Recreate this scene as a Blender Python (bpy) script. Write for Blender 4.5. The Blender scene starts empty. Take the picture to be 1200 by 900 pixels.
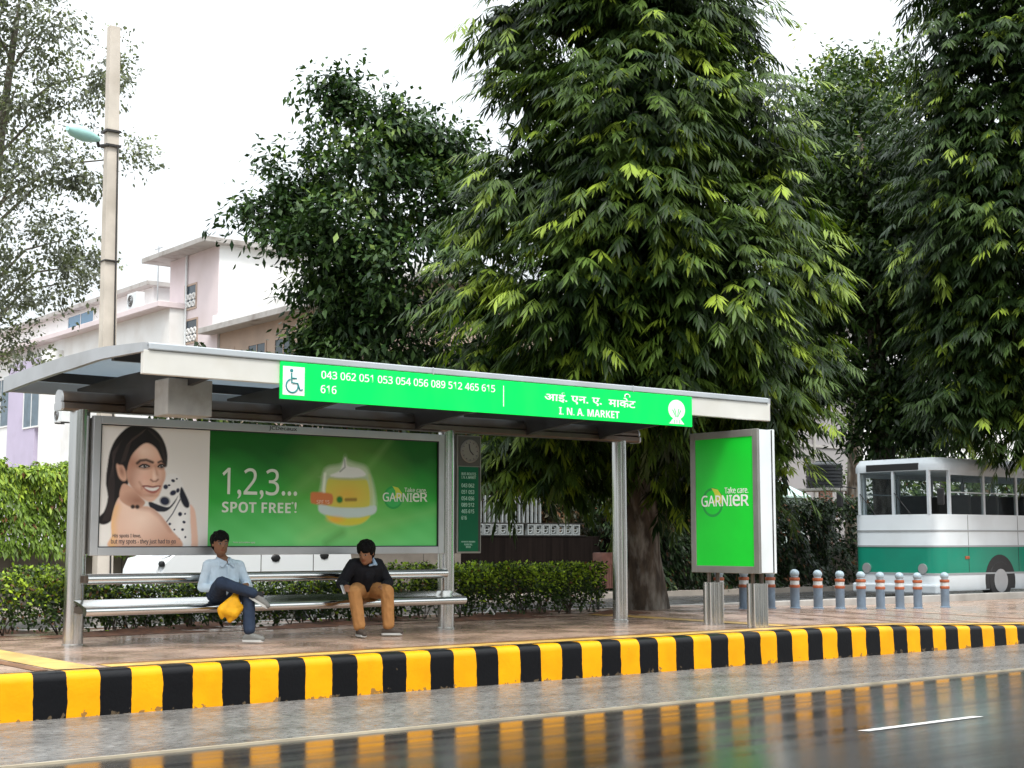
import bpy, bmesh, math, random
import numpy as np
from mathutils import Vector, Matrix
PI = math.pi
SC = bpy.context.scene
COL = SC.collection
random.seed(7)
RNG = np.random.default_rng(11)

# ------------------------------------------------------------------ camera
H = 1.62                                   # eye height above the gutter
PITCH = math.atan(184/1680.0)
YAW = math.radians(38.17)                  # turned right of straight across the road
cam = bpy.data.cameras.new('camera')
cam.sensor_width = 36.0
cam.lens = 36.0*1680/1200
cam.clip_start = 0.1
cam.clip_end = 2000
camo = bpy.data.objects.new('camera', cam)
COL.objects.link(camo)
camo.location = (0, 0, H)
camo.rotation_euler = (PI/2 + PITCH, 0, -YAW)
SC.camera = camo

# ------------------------------------------------------------------ world, sun, exposure
SUN_EL, SUN_AZ = math.radians(58), math.radians(205)     # azimuth from +Y clockwise: behind and left of the camera
w = bpy.data.worlds.new('World'); SC.world = w; w.use_nodes = True
nt = w.node_tree; nt.nodes.clear()
out = nt.nodes.new('ShaderNodeOutputWorld'); bg = nt.nodes.new('ShaderNodeBackground')
sky = nt.nodes.new('ShaderNodeTexSky'); sky.sky_type = 'NISHITA'; sky.sun_disc = False
sky.sun_elevation = SUN_EL; sky.sun_rotation = SUN_AZ; sky.air_density = 1.0; sky.dust_density = 4.0
hs = nt.nodes.new('ShaderNodeHueSaturation'); hs.inputs['Saturation'].default_value = 0.25
mx = nt.nodes.new('ShaderNodeMix'); mx.data_type = 'RGBA'; mx.inputs['Factor'].default_value = 0.72
mx.inputs['B'].default_value = (8.6, 9.2, 9.6, 1)          # even cloud deck over the whole dome
nt.links.new(sky.outputs['Color'], hs.inputs['Color']); nt.links.new(hs.outputs['Color'], mx.inputs['A'])
tc = nt.nodes.new('ShaderNodeTexCoord'); sx = nt.nodes.new('ShaderNodeSeparateXYZ'); nt.links.new(tc.outputs['Generated'], sx.inputs[0])
el = nt.nodes.new('ShaderNodeMapRange'); el.inputs['From Min'].default_value = 0.0; el.inputs['From Max'].default_value = 1.0     # overcast sky: zenith three times the horizon
el.inputs['To Min'].default_value = 0.50; el.inputs['To Max'].default_value = 2.0; nt.links.new(sx.outputs['Z'], el.inputs['Value'])
sm = nt.nodes.new('ShaderNodeMix'); sm.data_type = 'RGBA'; sm.blend_type = 'MULTIPLY'; sm.inputs['Factor'].default_value = 1
nt.links.new(mx.outputs['Result'], sm.inputs['A']); nt.links.new(el.outputs[0], sm.inputs['B'])
nt.links.new(sm.outputs['Result'], bg.inputs['Color']); bg.inputs['Strength'].default_value = 0.12
nt.links.new(bg.outputs['Background'], out.inputs['Surface'])
sun = bpy.data.lights.new('sun', 'SUN'); sun.energy = 1.5; sun.angle = math.radians(14); sun.color = (1, .965, .9)
suno = bpy.data.objects.new('sun', sun); COL.objects.link(suno)
sd = Vector((math.sin(SUN_AZ)*math.cos(SUN_EL), math.cos(SUN_AZ)*math.cos(SUN_EL), math.sin(SUN_EL)))
suno.rotation_euler = sd.to_track_quat('Z', 'Y').to_euler()
SC.view_settings.view_transform = 'Standard'; SC.view_settings.look = 'None'
SC.view_settings.exposure = 0.75; SC.view_settings.gamma = 1.0
SC.view_settings.use_curve_mapping = False
SC.cycles.max_bounces = 8; SC.cycles.transparent_max_bounces = 16; SC.cycles.use_denoising = True
SC.cycles.sample_clamp_indirect = 6

# ------------------------------------------------------------------ helpers
_a = math.radians(90) - YAW
_Fh = np.array([math.cos(_a), math.sin(_a), 0.]); _R = np.array([math.sin(_a), -math.cos(_a), 0.])
_F = _Fh*math.cos(PITCH) + np.array([0, 0, math.sin(PITCH)])
_U = -_Fh*math.sin(PITCH) + np.array([0, 0, math.cos(PITCH)])
def W(px, py, X=None, Y=None, Z=None, D=None):
    """surveyed point: where the sight line of a measured spot meets a known plane of the place"""
    d = _F*1680 + _R*(px-600) - _U*(py-450); c = np.array([0, 0, H])
    if X is not None: t = X/d[0]
    elif Y is not None: t = Y/d[1]
    elif Z is not None: t = (Z-H)/d[2]
    else: t = D/1680
    return Vector(c + d*t)

def lin(r, g, b):
    f = lambda c: ((c/255+.055)/1.055)**2.4 if c > 10 else c/255/12.92
    return (f(r), f(g), f(b))

def tag(o, label=None, cat=None, group=None, kind=None):
    if label: o['label'] = label
    if cat: o['category'] = cat
    if group: o['group'] = group
    if kind: o['kind'] = kind
    return o

def thing(name, loc, label, cat, group=None):
    o = bpy.data.objects.new(name, None); COL.objects.link(o); o.location = loc; o.empty_display_size = .2
    return tag(o, label, cat, group)

def root_loc(o):
    v = Vector((0, 0, 0))
    while o: v += o.location; o = o.parent
    return v

def link(name, me, mat=None, parent=None):
    o = bpy.data.objects.new(name, me); COL.objects.link(o)
    if mat is not None and not me.materials: me.materials.append(mat)
    if parent is not None:
        o.parent = parent
        r = parent
        while r.parent: r = r.parent
        if r.type == 'EMPTY' and parent is r: o.matrix_parent_inverse = Matrix.Translation(r.location).inverted()
        elif parent is r: o.matrix_parent_inverse = Matrix.Translation(r.location).inverted()
        else: o.matrix_parent_inverse = Matrix.Identity(4)
    return o

def copy_tree(o, parent=None):
    c = o.copy(); COL.objects.link(c)
    if parent: c.parent = parent; c.matrix_parent_inverse = o.matrix_parent_inverse
    for ch in list(o.children): copy_tree(ch, c)
    return c

class MB:
    def __init__(s): s.bm = bmesh.new(); s.mi = 0
    def box(s, x0, x1, y0, y1, z0, z1, bev=0.0, rz=0.0, seg=2):
        r = bmesh.ops.create_cube(s.bm, size=1)
        vs = r['verts']
        M = Matrix.Translation(((x0+x1)/2, (y0+y1)/2, (z0+z1)/2)) @ Matrix.Rotation(rz, 4, 'Z') @ Matrix.Diagonal((abs(x1-x0), abs(y1-y0), abs(z1-z0), 1))
        bmesh.ops.transform(s.bm, matrix=M, verts=vs)
        if bev > 0:
            es = {e for v in vs for e in v.link_edges}
            bmesh.ops.bevel(s.bm, geom=list(es), offset=bev, segments=seg, affect='EDGES', profile=.5)
        return s
    def tube(s, pts, rad, seg=12, cap=True, jit=0.0):
        pts = [Vector(p) for p in pts]
        if not hasattr(rad, '__len__'): rad = [rad]*len(pts)
        rings = []
        ref = None
        for i, p in enumerate(pts):
            t = (pts[min(i+1, len(pts)-1)] - pts[max(i-1, 0)])
            if t.length < 1e-9: t = Vector((0, 0, 1))
            t.normalize()
            if ref is None:
                ref = Vector((1, 0, 0)) if abs(t.x) < .9 else Vector((0, 1, 0))
            n = (ref - t*ref.dot(t)).normalized(); b = t.cross(n); ref = n
            ring = []
            for k in range(seg):
                a = 2*PI*k/seg
                rr = rad[i]*(1 + (random.uniform(-jit, jit) if jit else 0))
                ring.append(s.bm.verts.new(p + (n*math.cos(a) + b*math.sin(a))*rr))
            rings.append(ring)
        for r0, r1 in zip(rings, rings[1:]):
            for k in range(seg):
                s.bm.faces.new((r0[k], r0[(k+1) % seg], r1[(k+1) % seg], r1[k]))
        if cap:
            s.bm.faces.new(rings[0][::-1]); s.bm.faces.new(rings[-1])
        return s
    def prism(s, prof, axis, a0, a1):
        """closed profile of 2-D points pushed along an axis: 'x' takes (y,z), 'y' takes (x,z), 'z' takes (x,y)"""
        def P(u, v, a): return {'x': (a, u, v), 'y': (u, a, v), 'z': (u, v, a)}[axis]
        A = [s.bm.verts.new(P(u, v, a0)) for u, v in prof]; B = [s.bm.verts.new(P(u, v, a1)) for u, v in prof]
        n = len(prof)
        for i in range(n): s.bm.faces.new((A[i], A[(i+1) % n], B[(i+1) % n], B[i]))
        s.bm.faces.new(A[::-1]); s.bm.faces.new(B)
        return s
    def lathe(s, prof, c, seg=24):
        rings = []
        for r, z in prof:
            rings.append([s.bm.verts.new((c[0]+r*math.cos(2*PI*k/seg), c[1]+r*math.sin(2*PI*k/seg), c[2]+z)) for k in range(seg)])
        for r0, r1 in zip(rings, rings[1:]):
            for k in range(seg): s.bm.faces.new((r0[k], r0[(k+1) % seg], r1[(k+1) % seg], r1[k]))
        s.bm.faces.new(rings[0][::-1]); s.bm.faces.new(rings[-1])
        return s
    def quad(s, *ps): s.bm.faces.new([s.bm.verts.new(p) for p in ps]); return s
    def build(s, name, mat=None, parent=None, smooth=None):
        bmesh.ops.recalc_face_normals(s.bm, faces=s.bm.faces)
        me = bpy.data.meshes.new(name); s.bm.to_mesh(me); s.bm.free()
        if smooth is not None:
            me.polygons.foreach_set('use_smooth', [True]*len(me.polygons))
            me.set_sharp_from_angle(angle=math.radians(smooth))
        return link(name, me, mat, parent)

def raw_mesh(name, V, T, col=None, mat=None, parent=None, smooth=False):
    V = np.asarray(V, np.float32); T = np.asarray(T, np.int32); k = T.shape[1]
    me = bpy.data.meshes.new(name)
    me.vertices.add(len(V)); me.vertices.foreach_set('co', V.ravel())
    me.loops.add(T.size); me.loops.foreach_set('vertex_index', T.ravel())
    me.polygons.add(len(T)); me.polygons.foreach_set('loop_start', np.arange(0, T.size, k, dtype=np.int32))
    if smooth: me.polygons.foreach_set('use_smooth', np.ones(len(T), bool))
    me.update(calc_edges=True)
    if col is not None:
        a = me.color_attributes.new('col', 'FLOAT_COLOR', 'POINT')
        c = np.ones((len(V), 4), np.float32); c[:, :3] = col; a.data.foreach_set('color', c.ravel())
    return link(name, me, mat, parent)

# ------------------------------------------------------------------ materials
def mat(name, col, rough=.5, metal=0., var=0., vscale=3., bump=0., bscale=40., spec=.5, stretch=(1, 1, 1), rvar=0., dirt=None, dscale=1.2, damt=.5, coat=0.):
    m = bpy.data.materials.new(name); m.use_nodes = True
    n = m.node_tree; p = n.nodes['Principled BSDF']
    p.inputs['Roughness'].default_value = rough; p.inputs['Metallic'].default_value = metal
    p.inputs['Specular IOR Level'].default_value = spec; p.inputs['Coat Weight'].default_value = coat
    p.inputs['Base Color'].default_value = (*col, 1)
    geo = n.nodes.new('ShaderNodeNewGeometry'); mp = n.nodes.new('ShaderNodeMapping'); mp.inputs['Scale'].default_value = stretch
    n.links.new(geo.outputs['Position'], mp.inputs['Vector'])
    def noise(sc, det=5):
        t = n.nodes.new('ShaderNodeTexNoise'); t.inputs['Scale'].default_value = sc; t.inputs['Detail'].default_value = det
        n.links.new(mp.outputs['Vector'], t.inputs['Vector']); return t
    last = None
    if var > 0:
        t = noise(vscale); r = n.nodes.new('ShaderNodeMapRange')
        r.inputs['From Min'].default_value = .3; r.inputs['From Max'].default_value = .7
        r.inputs['To Min'].default_value = 1-var; r.inputs['To Max'].default_value = 1+var
        n.links.new(t.outputs['Fac'], r.inputs['Value'])
        x = n.nodes.new('ShaderNodeMix'); x.data_type = 'RGBA'; x.blend_type = 'MULTIPLY'; x.inputs['Factor'].default_value = 1
        x.inputs['A'].default_value = (*col, 1); n.links.new(r.outputs['Result'], x.inputs['B'])
        last = x.outputs['Result']
    if dirt is not None:
        t = noise(dscale, 8); r = n.nodes.new('ShaderNodeMapRange')
        r.inputs['From Min'].default_value = .48; r.inputs['From Max'].default_value = .72
        r.inputs['To Max'].default_value = damt
        n.links.new(t.outputs['Fac'], r.inputs['Value'])
        x = n.nodes.new('ShaderNodeMix'); x.data_type = 'RGBA'
        n.links.new(r.outputs['Result'], x.inputs['Factor'])
        if last: n.links.new(last, x.inputs['A'])
        else: x.inputs['A'].default_value = (*col, 1)
        x.inputs['B'].default_value = (*dirt, 1); last = x.outputs['Result']
    if last: n.links.new(last, p.inputs['Base Color'])
    if rvar > 0:
        t = noise(vscale*1.7); r = n.nodes.new('ShaderNodeMapRange')
        r.inputs['From Min'].default_value = .35; r.inputs['From Max'].default_value = .65
        r.inputs['To Min'].default_value = max(.02, rough-rvar); r.inputs['To Max'].default_value = rough+rvar
        n.links.new(t.outputs['Fac'], r.inputs['Value']); n.links.new(r.outputs['Result'], p.inputs['Roughness'])
    if bump > 0:
        t = noise(bscale, 6); b = n.nodes.new('ShaderNodeBump'); b.inputs['Strength'].default_value = bump; b.inputs['Distance'].default_value = .02
        n.links.new(t.outputs['Fac'], b.inputs['Height']); n.links.new(b.outputs['Normal'], p.inputs['Normal'])
    return m

def mat_attr(name, rough=.45, transl=0., spec=.5, noise=0.):
    m = bpy.data.materials.new(name); m.use_nodes = True
    n = m.node_tree; p = n.nodes['Principled BSDF']; p.inputs['Roughness'].default_value = rough
    p.inputs['Specular IOR Level'].default_value = spec
    a = n.nodes.new('ShaderNodeAttribute'); a.attribute_name = 'col'
    n.links.new(a.outputs['Color'], p.inputs['Base Color'])
    if transl > 0:
        t = n.nodes.new('ShaderNodeBsdfTranslucent'); x = n.nodes.new('ShaderNodeMixShader'); x.inputs['Fac'].default_value = transl
        g = n.nodes.new('ShaderNodeMix'); g.data_type = 'RGBA'; g.blend_type = 'MULTIPLY'; g.inputs['Factor'].default_value = 1
        g.inputs['B'].default_value = (1.3, 1.5, .6, 1); n.links.new(a.outputs['Color'], g.inputs['A'])
        n.links.new(g.outputs['Result'], t.inputs['Color'])
        n.links.new(p.outputs['BSDF'], x.inputs[1]); n.links.new(t.outputs['BSDF'], x.inputs[2])
        n.links.new(x.outputs['Shader'], n.nodes['Material Output'].inputs['Surface'])
    return m

def mat_glass(name, tint=(.9, .95, .95), rough=.02, mixt=.75):
    m = bpy.data.materials.new(name); m.use_nodes = True
    n = m.node_tree; p = n.nodes['Principled BSDF']; p.inputs['Roughness'].default_value = rough
    p.inputs['Base Color'].default_value = (.02, .025, .03, 1)
    t = n.nodes.new('ShaderNodeBsdfTransparent'); t.inputs['Color'].default_value = (*tint, 1)
    x = n.nodes.new('ShaderNodeMixShader'); x.inputs['Fac'].default_value = mixt
    n.links.new(p.outputs['BSDF'], x.inputs[1]); n.links.new(t.outputs['BSDF'], x.inputs[2])
    n.links.new(x.outputs['Shader'], n.nodes['Material Output'].inputs['Surface'])
    return m

def mat_brick(name, c1, c2, mortar, scale, bw, rh, rough=.5, msize=.02, plane='xy', rvar=0., var=.2, bump=.3, nb=.0):
    m = mat(name, c1, rough)
    n = m.node_tree; p = n.nodes['Principled BSDF']
    geo = n.nodes.new('ShaderNodeNewGeometry'); sep = n.nodes.new('ShaderNodeSeparateXYZ'); cmb = n.nodes.new('ShaderNodeCombineXYZ')
    n.links.new(geo.outputs['Position'], sep.inputs[0])
    ax = {'xy': ('X', 'Y'), 'xz': ('X', 'Z'), 'yz': ('Y', 'Z')}[plane]
    n.links.new(sep.outputs[ax[0]], cmb.inputs['X']); n.links.new(sep.outputs[ax[1]], cmb.inputs['Y'])
    b = n.nodes.new('ShaderNodeTexBrick'); b.inputs['Scale'].default_value = scale
    b.inputs['Color1'].default_value = (*c1, 1); b.inputs['Color2'].default_value = (*c2, 1); b.inputs['Mortar'].default_value = (*mortar, 1)
    b.inputs['Mortar Size'].default_value = msize; b.inputs['Brick Width'].default_value = bw; b.inputs['Row Height'].default_value = rh
    n.links.new(cmb.outputs[0], b.inputs['Vector'])
    t = n.nodes.new('ShaderNodeTexNoise'); t.inputs['Scale'].default_value = 1.7; t.inputs['Detail'].default_value = 8
    n.links.new(geo.outputs['Position'], t.inputs['Vector'])
    r = n.nodes.new('ShaderNodeMapRange'); r.inputs['From Min'].default_value = .3; r.inputs['From Max'].default_value = .7
    r.inputs['To Min'].default_value = 1-var; r.inputs['To Max'].default_value = 1+var
    n.links.new(t.outputs['Fac'], r.inputs['Value'])
    x = n.nodes.new('ShaderNodeMix'); x.data_type = 'RGBA'; x.blend_type = 'MULTIPLY'; x.inputs['Factor'].default_value = 1
    n.links.new(b.outputs['Color'], x.inputs['A']); n.links.new(r.outputs['Result'], x.inputs['B'])
    n.links.new(x.outputs['Result'], p.inputs['Base Color'])
    if rvar:
        r2 = n.nodes.new('ShaderNodeMapRange'); r2.inputs['From Min'].default_value = .28; r2.inputs['From Max'].default_value = .72
        r2.inputs['To Min'].default_value = max(.03, rough-rvar); r2.inputs['To Max'].default_value = rough+rvar
        n.links.new(t.outputs['Fac'], r2.inputs['Value']); n.links.new(r2.outputs['Result'], p.inputs['Roughness'])
    bp = n.nodes.new('ShaderNodeBump'); bp.inputs['Strength'].default_value = bump; bp.inputs['Distance'].default_value = .01; bp.invert = True
    n.links.new(b.outputs['Fac'], bp.inputs['Height']); n.links.new(bp.outputs['Normal'], p.inputs['Normal'])
    return m

M = {}
M['steel'] = mat('stainless_steel', (.62, .62, .6), .2, 1., var=.04, vscale=2.2, stretch=(5, 5, .4), rvar=.03)
M['steel_h'] = mat('stainless_rail', (.62, .62, .6), .18, 1., var=.03, vscale=2.2, stretch=(.4, 5, 5), rvar=.03)
M['steel_dark'] = mat('bronzed_steel', (.17, .14, .12), .38, .8, var=.15, vscale=4, dirt=(.10, .06, .035), dscale=2, damt=.8)
M['alu'] = mat('aluminium_frame', (.5, .51, .52), .42, .75, var=.06, vscale=3, dirt=(.3, .29, .27), damt=.4)
M['alu_dark'] = mat('weathered_aluminium', (.30, .29, .27), .45, .6, var=.1, vscale=3, dirt=(.18, .16, .14), damt=.5)
M['alu_white'] = mat('white_aluminium', (.72, .75, .76), .4, .1, var=.06, vscale=2, dirt=(.5, .5, .47), damt=.4)
M['rail_grey'] = mat('grey_gutter_rail', (.46, .49, .51), .4, .3, var=.06, vscale=2, dirt=(.34, .35, .34), damt=.5)
M['cream'] = mat('cream_fascia_panel', (.60, .585, .54), .45, 0, var=.08, vscale=1.5, dirt=(.5, .47, .4), dscale=2.5, damt=.35)
M['dark'] = mat('dark_metal', (.035, .032, .03), .5, .3, var=.2)
M['black'] = mat('black_plastic', (.015, .015, .016), .45)
M['white'] = mat('white_print', (.82, .82, .8), .5)
M['sign'] = mat('green_sign_face', (.0, .90, .12), .5, var=.05, vscale=1.3, spec=.15, stretch=(1, 1, .3), dirt=(.02, .66, .12), dscale=3, damt=.45)
M['ad_green'] = mat('green_backlit_sheet', (.005, .62, .03), .35, var=.12, vscale=.9)
M['board_green'] = mat('dark_green_board', (.003, .105, .045), .45, var=.08, spec=.2)
M['grey_box'] = mat('grey_painted_box', (.34, .32, .29), .55, .2, var=.15, vscale=5, dirt=(.2, .17, .13), damt=.6, dscale=4)
M['lime'] = mat('pale_green_leaf_print', (.55, .62, .05), .5)
M['concrete'] = mat('concrete', (.36, .345, .32), .8, 0, var=.2, vscale=2, bump=.15, bscale=60, dirt=(.2, .18, .15), damt=.6)
M['plaster_white'] = mat('white_plaster', (.78, .78, .77), .85, 0, var=.05, vscale=.6, dirt=(.55, .5, .45), dscale=.8, damt=.4)
M['plaster_pink'] = mat('pink_plaster', (.68, .59, .60), .85, 0, var=.06, vscale=.7, dirt=(.55, .46, .44), dscale=.9, damt=.4)
M['plaster_lilac'] = mat('lilac_plaster', (.52, .46, .60), .85, 0, var=.06, vscale=.7, dirt=(.38, .33, .42), damt=.4)
M['plaster_tan'] = mat('tan_plaster', (.44, .33, .26), .85, 0, var=.1, vscale=.7, dirt=(.3, .24, .2), damt=.5)
M['plaster_grey'] = mat('grey_plaster', (.33, .31, .31), .85, 0, var=.07, vscale=.5, dirt=(.28, .25, .23), dscale=.5, damt=.6)
M['slab'] = mat('weathered_roof_slab', (.42, .40, .38), .85, 0, var=.15, vscale=1.5, dirt=(.16, .13, .11), dscale=1.5, damt=.8)
M['pane'] = mat('window_pane', (.05, .07, .09), .08)
M['shutter'] = mat('blue_grey_shutter', (.13, .18, .22), .5, var=.2)
M['glass'] = mat_glass('bus_window_glass', (.92, .95, .95), .03, .84)
M['bark'] = mat('bark', (.060, .042, .028), .9, 0, var=.55, vscale=8, bump=1.0, bscale=18, stretch=(1, 1, .35), dirt=(.27, .245, .21), dscale=6, damt=.9)
M['bark_pale'] = mat('pale_bark', (.22, .19, .16), .9, 0, var=.3, vscale=7, bump=.5, bscale=25, stretch=(1, 1, .3))
M['leaf'] = mat_attr('leaf', .45, .15, .26)
M['leaf_soft'] = mat_attr('soft_leaf', .5, .35, .3)
M['soil'] = mat('red_soil', (.13, .05, .022), .9, 0, var=.4, vscale=6, bump=.6, bscale=25, dirt=(.05, .035, .02), damt=.8, dscale=4)
M['print'] = mat_attr('printed_sheet', .32, 0, .4)
M['skin'] = mat_attr('skin', .5, 0, .35)
M['pole'] = mat('pale_concrete_pole', (.56, .50, .43), .85, 0, var=.12, vscale=2, bump=.1, dirt=(.38, .33, .27), dscale=1.3, damt=.6)

# ------------------------------------------------------------------ setting: ground, road, gutter, kerb, platform
def sstep(x, a, b):
    t = min(1, max(0, (x-a)/(b-a))); return t*t*(3-2*t)
def plat_z(x, y):                         # the stop's platform dips towards its right-hand end
    s = 15.6 + (min(max(y, 13), 18)-13)*.62
    return .42 - .15*sstep(x, s, s+6.5)

g = MB(); g.quad((-600, -600, -.3), (600, -600, -.3), (600, 900, -.3), (-600, 900, -.3))
tag(g.build('ground', mat('earth', (.16, .13, .1), .95, var=.3, vscale=.3)), kind='structure')

def wet_road():
    m = bpy.data.materials.new('wet_asphalt'); m.use_nodes = True
    n = m.node_tree; p = n.nodes['Principled BSDF']; p.inputs['Specular IOR Level'].default_value = .6
    geo = n.nodes.new('ShaderNodeNewGeometry')
    def noise(scale, stretch, det=5):
        mp = n.nodes.new('ShaderNodeMapping'); mp.inputs['Scale'].default_value = stretch
        t = n.nodes.new('ShaderNodeTexNoise'); t.inputs['Scale'].default_value = scale; t.inputs['Detail'].default_value = det
        n.links.new(geo.outputs['Position'], mp.inputs['Vector']); n.links.new(mp.outputs['Vector'], t.inputs['Vector']); return t
    def ramp(t, a, b, c, d):
        r = n.nodes.new('ShaderNodeMapRange'); r.inputs['From Min'].default_value = a; r.inputs['From Max'].default_value = b
        r.inputs['To Min'].default_value = c; r.inputs['To Max'].default_value = d; n.links.new(t.outputs['Fac'], r.inputs['Value']); return r
    st = noise(1.0, (.12, 2.4, 1), 6); fine = noise(55, (1, 1, 1), 4); big = noise(.5, (.5, 1, 1), 4)
    rr = ramp(st, .36, .68, .07, .20); rb = ramp(big, .4, .65, 0, .05)
    ad = n.nodes.new('ShaderNodeMath'); ad.operation = 'ADD'; n.links.new(rr.outputs[0], ad.inputs[0]); n.links.new(rb.outputs[0], ad.inputs[1])
    n.links.new(ad.outputs[0], p.inputs['Roughness'])
    cr = n.nodes.new('ShaderNodeValToRGB'); cr.color_ramp.elements[0].color = (.012, .0125, .013, 1); cr.color_ramp.elements[1].color = (.038, .038, .037, 1)
    cr.color_ramp.elements[0].position = .3; cr.color_ramp.elements[1].position = .75
    n.links.new(st.outputs['Fac'], cr.inputs['Fac']); n.links.new(cr.outputs['Color'], p.inputs['Base Color'])
    b = n.nodes.new('ShaderNodeBump'); b.inputs['Strength'].default_value = .07; b.inputs['Distance'].default_value = .01
    n.links.new(fine.outputs['Fac'], b.inputs['Height'])
    rip = noise(5.0, (.7, 1.6, 1), 3); b2 = n.nodes.new('ShaderNodeBump'); b2.inputs['Strength'].default_value = .10; b2.inputs['Distance'].default_value = .012
    n.links.new(rip.outputs['Fac'], b2.inputs['Height']); n.links.new(b.outputs['Normal'], b2.inputs['Normal']); n.links.new(b2.outputs['Normal'], p.inputs['Normal'])
    return m
M['road'] = wet_road()
EDGE = 10.6
def road_z(y): return -.016 + .055*(EDGE - max(y, 4.5)) if y > 4.5 else -.016 + .055*(EDGE-4.5) - .05*(4.5-y)
g = MB()
ys = [EDGE+.01, 9.5, 8.5, 7.5, 6.5, 5.5, 4.5, 3, 0, -4, -9]
for a, b in zip(ys, ys[1:]):
    g.quad((-120, a, road_z(a)), (160, a, road_z(a)), (160, b, road_z(b)), (-120, b, road_z(b)))
tag(g.build('road', M['road'], smooth=60), kind='structure')
# lane dash painted on the road
g = MB(); a0 = W(1012, 858, Z=.17); b0 = W(1150, 841, Z=.17); y0_, y1_ = a0.y-.05, a0.y+.06
g.quad((a0.x, y0_, road_z(y0_)+.004), (b0.x, y0_, road_z(y0_)+.004), (b0.x, y1_, road_z(y1_)+.004), (a0.x, y1_, road_z(y1_)+.004))
tag(g.build('lane_marking', mat('worn_white_paint', (.62, .62, .6), .35, var=.25, vscale=9)), kind='structure')

M['gutter'] = mat('wet_gutter_paving', (.155, .148, .138), .32, 0, var=.5, vscale=16, stretch=(.5, 1.3, 1), rvar=.16, bump=.6, bscale=30, spec=.5, dirt=(.055, .05, .045), dscale=1.6, damt=.8)
g = MB(); g.box(-120, 160, EDGE, 13.3, -.4, 0)
tag(g.build('gutter', M['gutter']), kind='structure')
g = MB(); g.box(-120, 160, EDGE-.012, EDGE+.018, -.3, .004)
tag(g.build('edge_strip', mat('pale_edge_concrete', (.40, .345, .255), .35, var=.3, vscale=3, stretch=(.6, 1, 1))), kind='structure')

def kerb_material():
    m = bpy.data.materials.new('striped_kerb_paint'); m.use_nodes = True
    n = m.node_tree; p = n.nodes['Principled BSDF']; p.inputs['Roughness'].default_value = .38; p.inputs['Specular IOR Level'].default_value = .2
    geo = n.nodes.new('ShaderNodeNewGeometry'); sep = n.nodes.new('ShaderNodeSeparateXYZ'); n.links.new(geo.outputs['Position'], sep.inputs[0])
    def noise(sc, d=4):
        t = n.nodes.new('ShaderNodeTexNoise'); t.inputs['Scale'].default_value = sc; t.inputs['Detail'].default_value = d
        n.links.new(geo.outputs['Position'], t.inputs['Vector']); return t
    def math_(op, a, b=None, c=None):
        x = n.nodes.new('ShaderNodeMath'); x.operation = op
        for i, v in enumerate((a, b, c)):
            if v is None: continue
            if isinstance(v, (int, float)): x.inputs[i].default_value = v
            else: n.links.new(v, x.inputs[i])
        return x.outputs[0]
    wob = math_('MULTIPLY', math_('SUBTRACT', noise(5, 3).outputs['Fac'], .5), .045)
    u = math_('DIVIDE', math_('SUBTRACT', math_('ADD', sep.outputs['X'], wob), 4.775), .6275)
    fr = math_('FRACT', math_('ADD', u, 100.0)); blk = math_('LESS_THAN', fr, .5)
    x = n.nodes.new('ShaderNodeMix'); x.data_type = 'RGBA'; n.links.new(blk, x.inputs['Factor'])
    x.inputs['A'].default_value = (.80, .335, .002, 1); x.inputs['B'].default_value = (.004, .004, .005, 1)
    ny = n.nodes.new('ShaderNodeMapRange'); ny.inputs['From Min'].default_value = .3; ny.inputs['From Max'].default_value = .7; ny.inputs['To Min'].default_value = .86; ny.inputs['To Max'].default_value = 1.1
    n.links.new(noise(3, 8).outputs['Fac'], ny.inputs['Value'])
    y = n.nodes.new('ShaderNodeMix'); y.data_type = 'RGBA'; y.blend_type = 'MULTIPLY'; y.inputs['Factor'].default_value = 1
    n.links.new(x.outputs['Result'], y.inputs['A']); n.links.new(ny.outputs[0], y.inputs['B'])
    # worn patches along the foot and a few scuffs
    low = n.nodes.new('ShaderNodeMapRange'); low.inputs['From Min'].default_value = .10; low.inputs['From Max'].default_value = .0; low.inputs['To Max'].default_value = .22
    n.links.new(sep.outputs['Z'], low.inputs['Value'])
    wear = math_('GREATER_THAN', math_('ADD', noise(14, 6).outputs['Fac'], low.outputs[0]), .775)
    d = n.nodes.new('ShaderNodeMix'); d.data_type = 'RGBA'; n.links.new(math_('MULTIPLY', wear, .75), d.inputs['Factor'])
    n.links.new(y.outputs['Result'], d.inputs['A']); d.inputs['B'].default_value = (.12, .085, .05, 1)
    n.links.new(d.outputs['Result'], p.inputs['Base Color'])
    b = n.nodes.new('ShaderNodeBump'); b.inputs['Strength'].default_value = .25; b.inputs['Distance'].default_value = .01
    n.links.new(noise(30, 5).outputs['Fac'], b.inputs['Height']); n.links.new(b.outputs['Normal'], p.inputs['Normal'])
    return m
def sweep(name, prof, xs, zf, material):
    """profile of (y, z) swept along x with its top following the platform"""
    V, F = [], []
    n = len(prof)
    for x in xs:
        for y, z in prof: V.append((x, y, z*zf(x)/.42 if z > 0 else z))
    for i in range(len(xs)-1):
        for k in range(n-1):
            a = i*n+k; F.append((a, a+n, a+n+1, a+1))
    return raw_mesh(name, V, F, mat=material, smooth=True)
kp = [(13.10, -.05), (13.105, .1), (13.108, .22), (13.11, .335)]
for k in range(1, 6):
    t = k/5*PI/2; kp.append((13.11+.075*(1-math.cos(t)), .335+.082*math.sin(t)))
kp += [(13.24, .418), (13.30, .417), (13.31, .3)]
xs = list(np.arange(-30, 70, .35))
tag(sweep('kerb', kp, xs, lambda x: plat_z(x, 13), kerb_material()), kind='structure')

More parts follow.
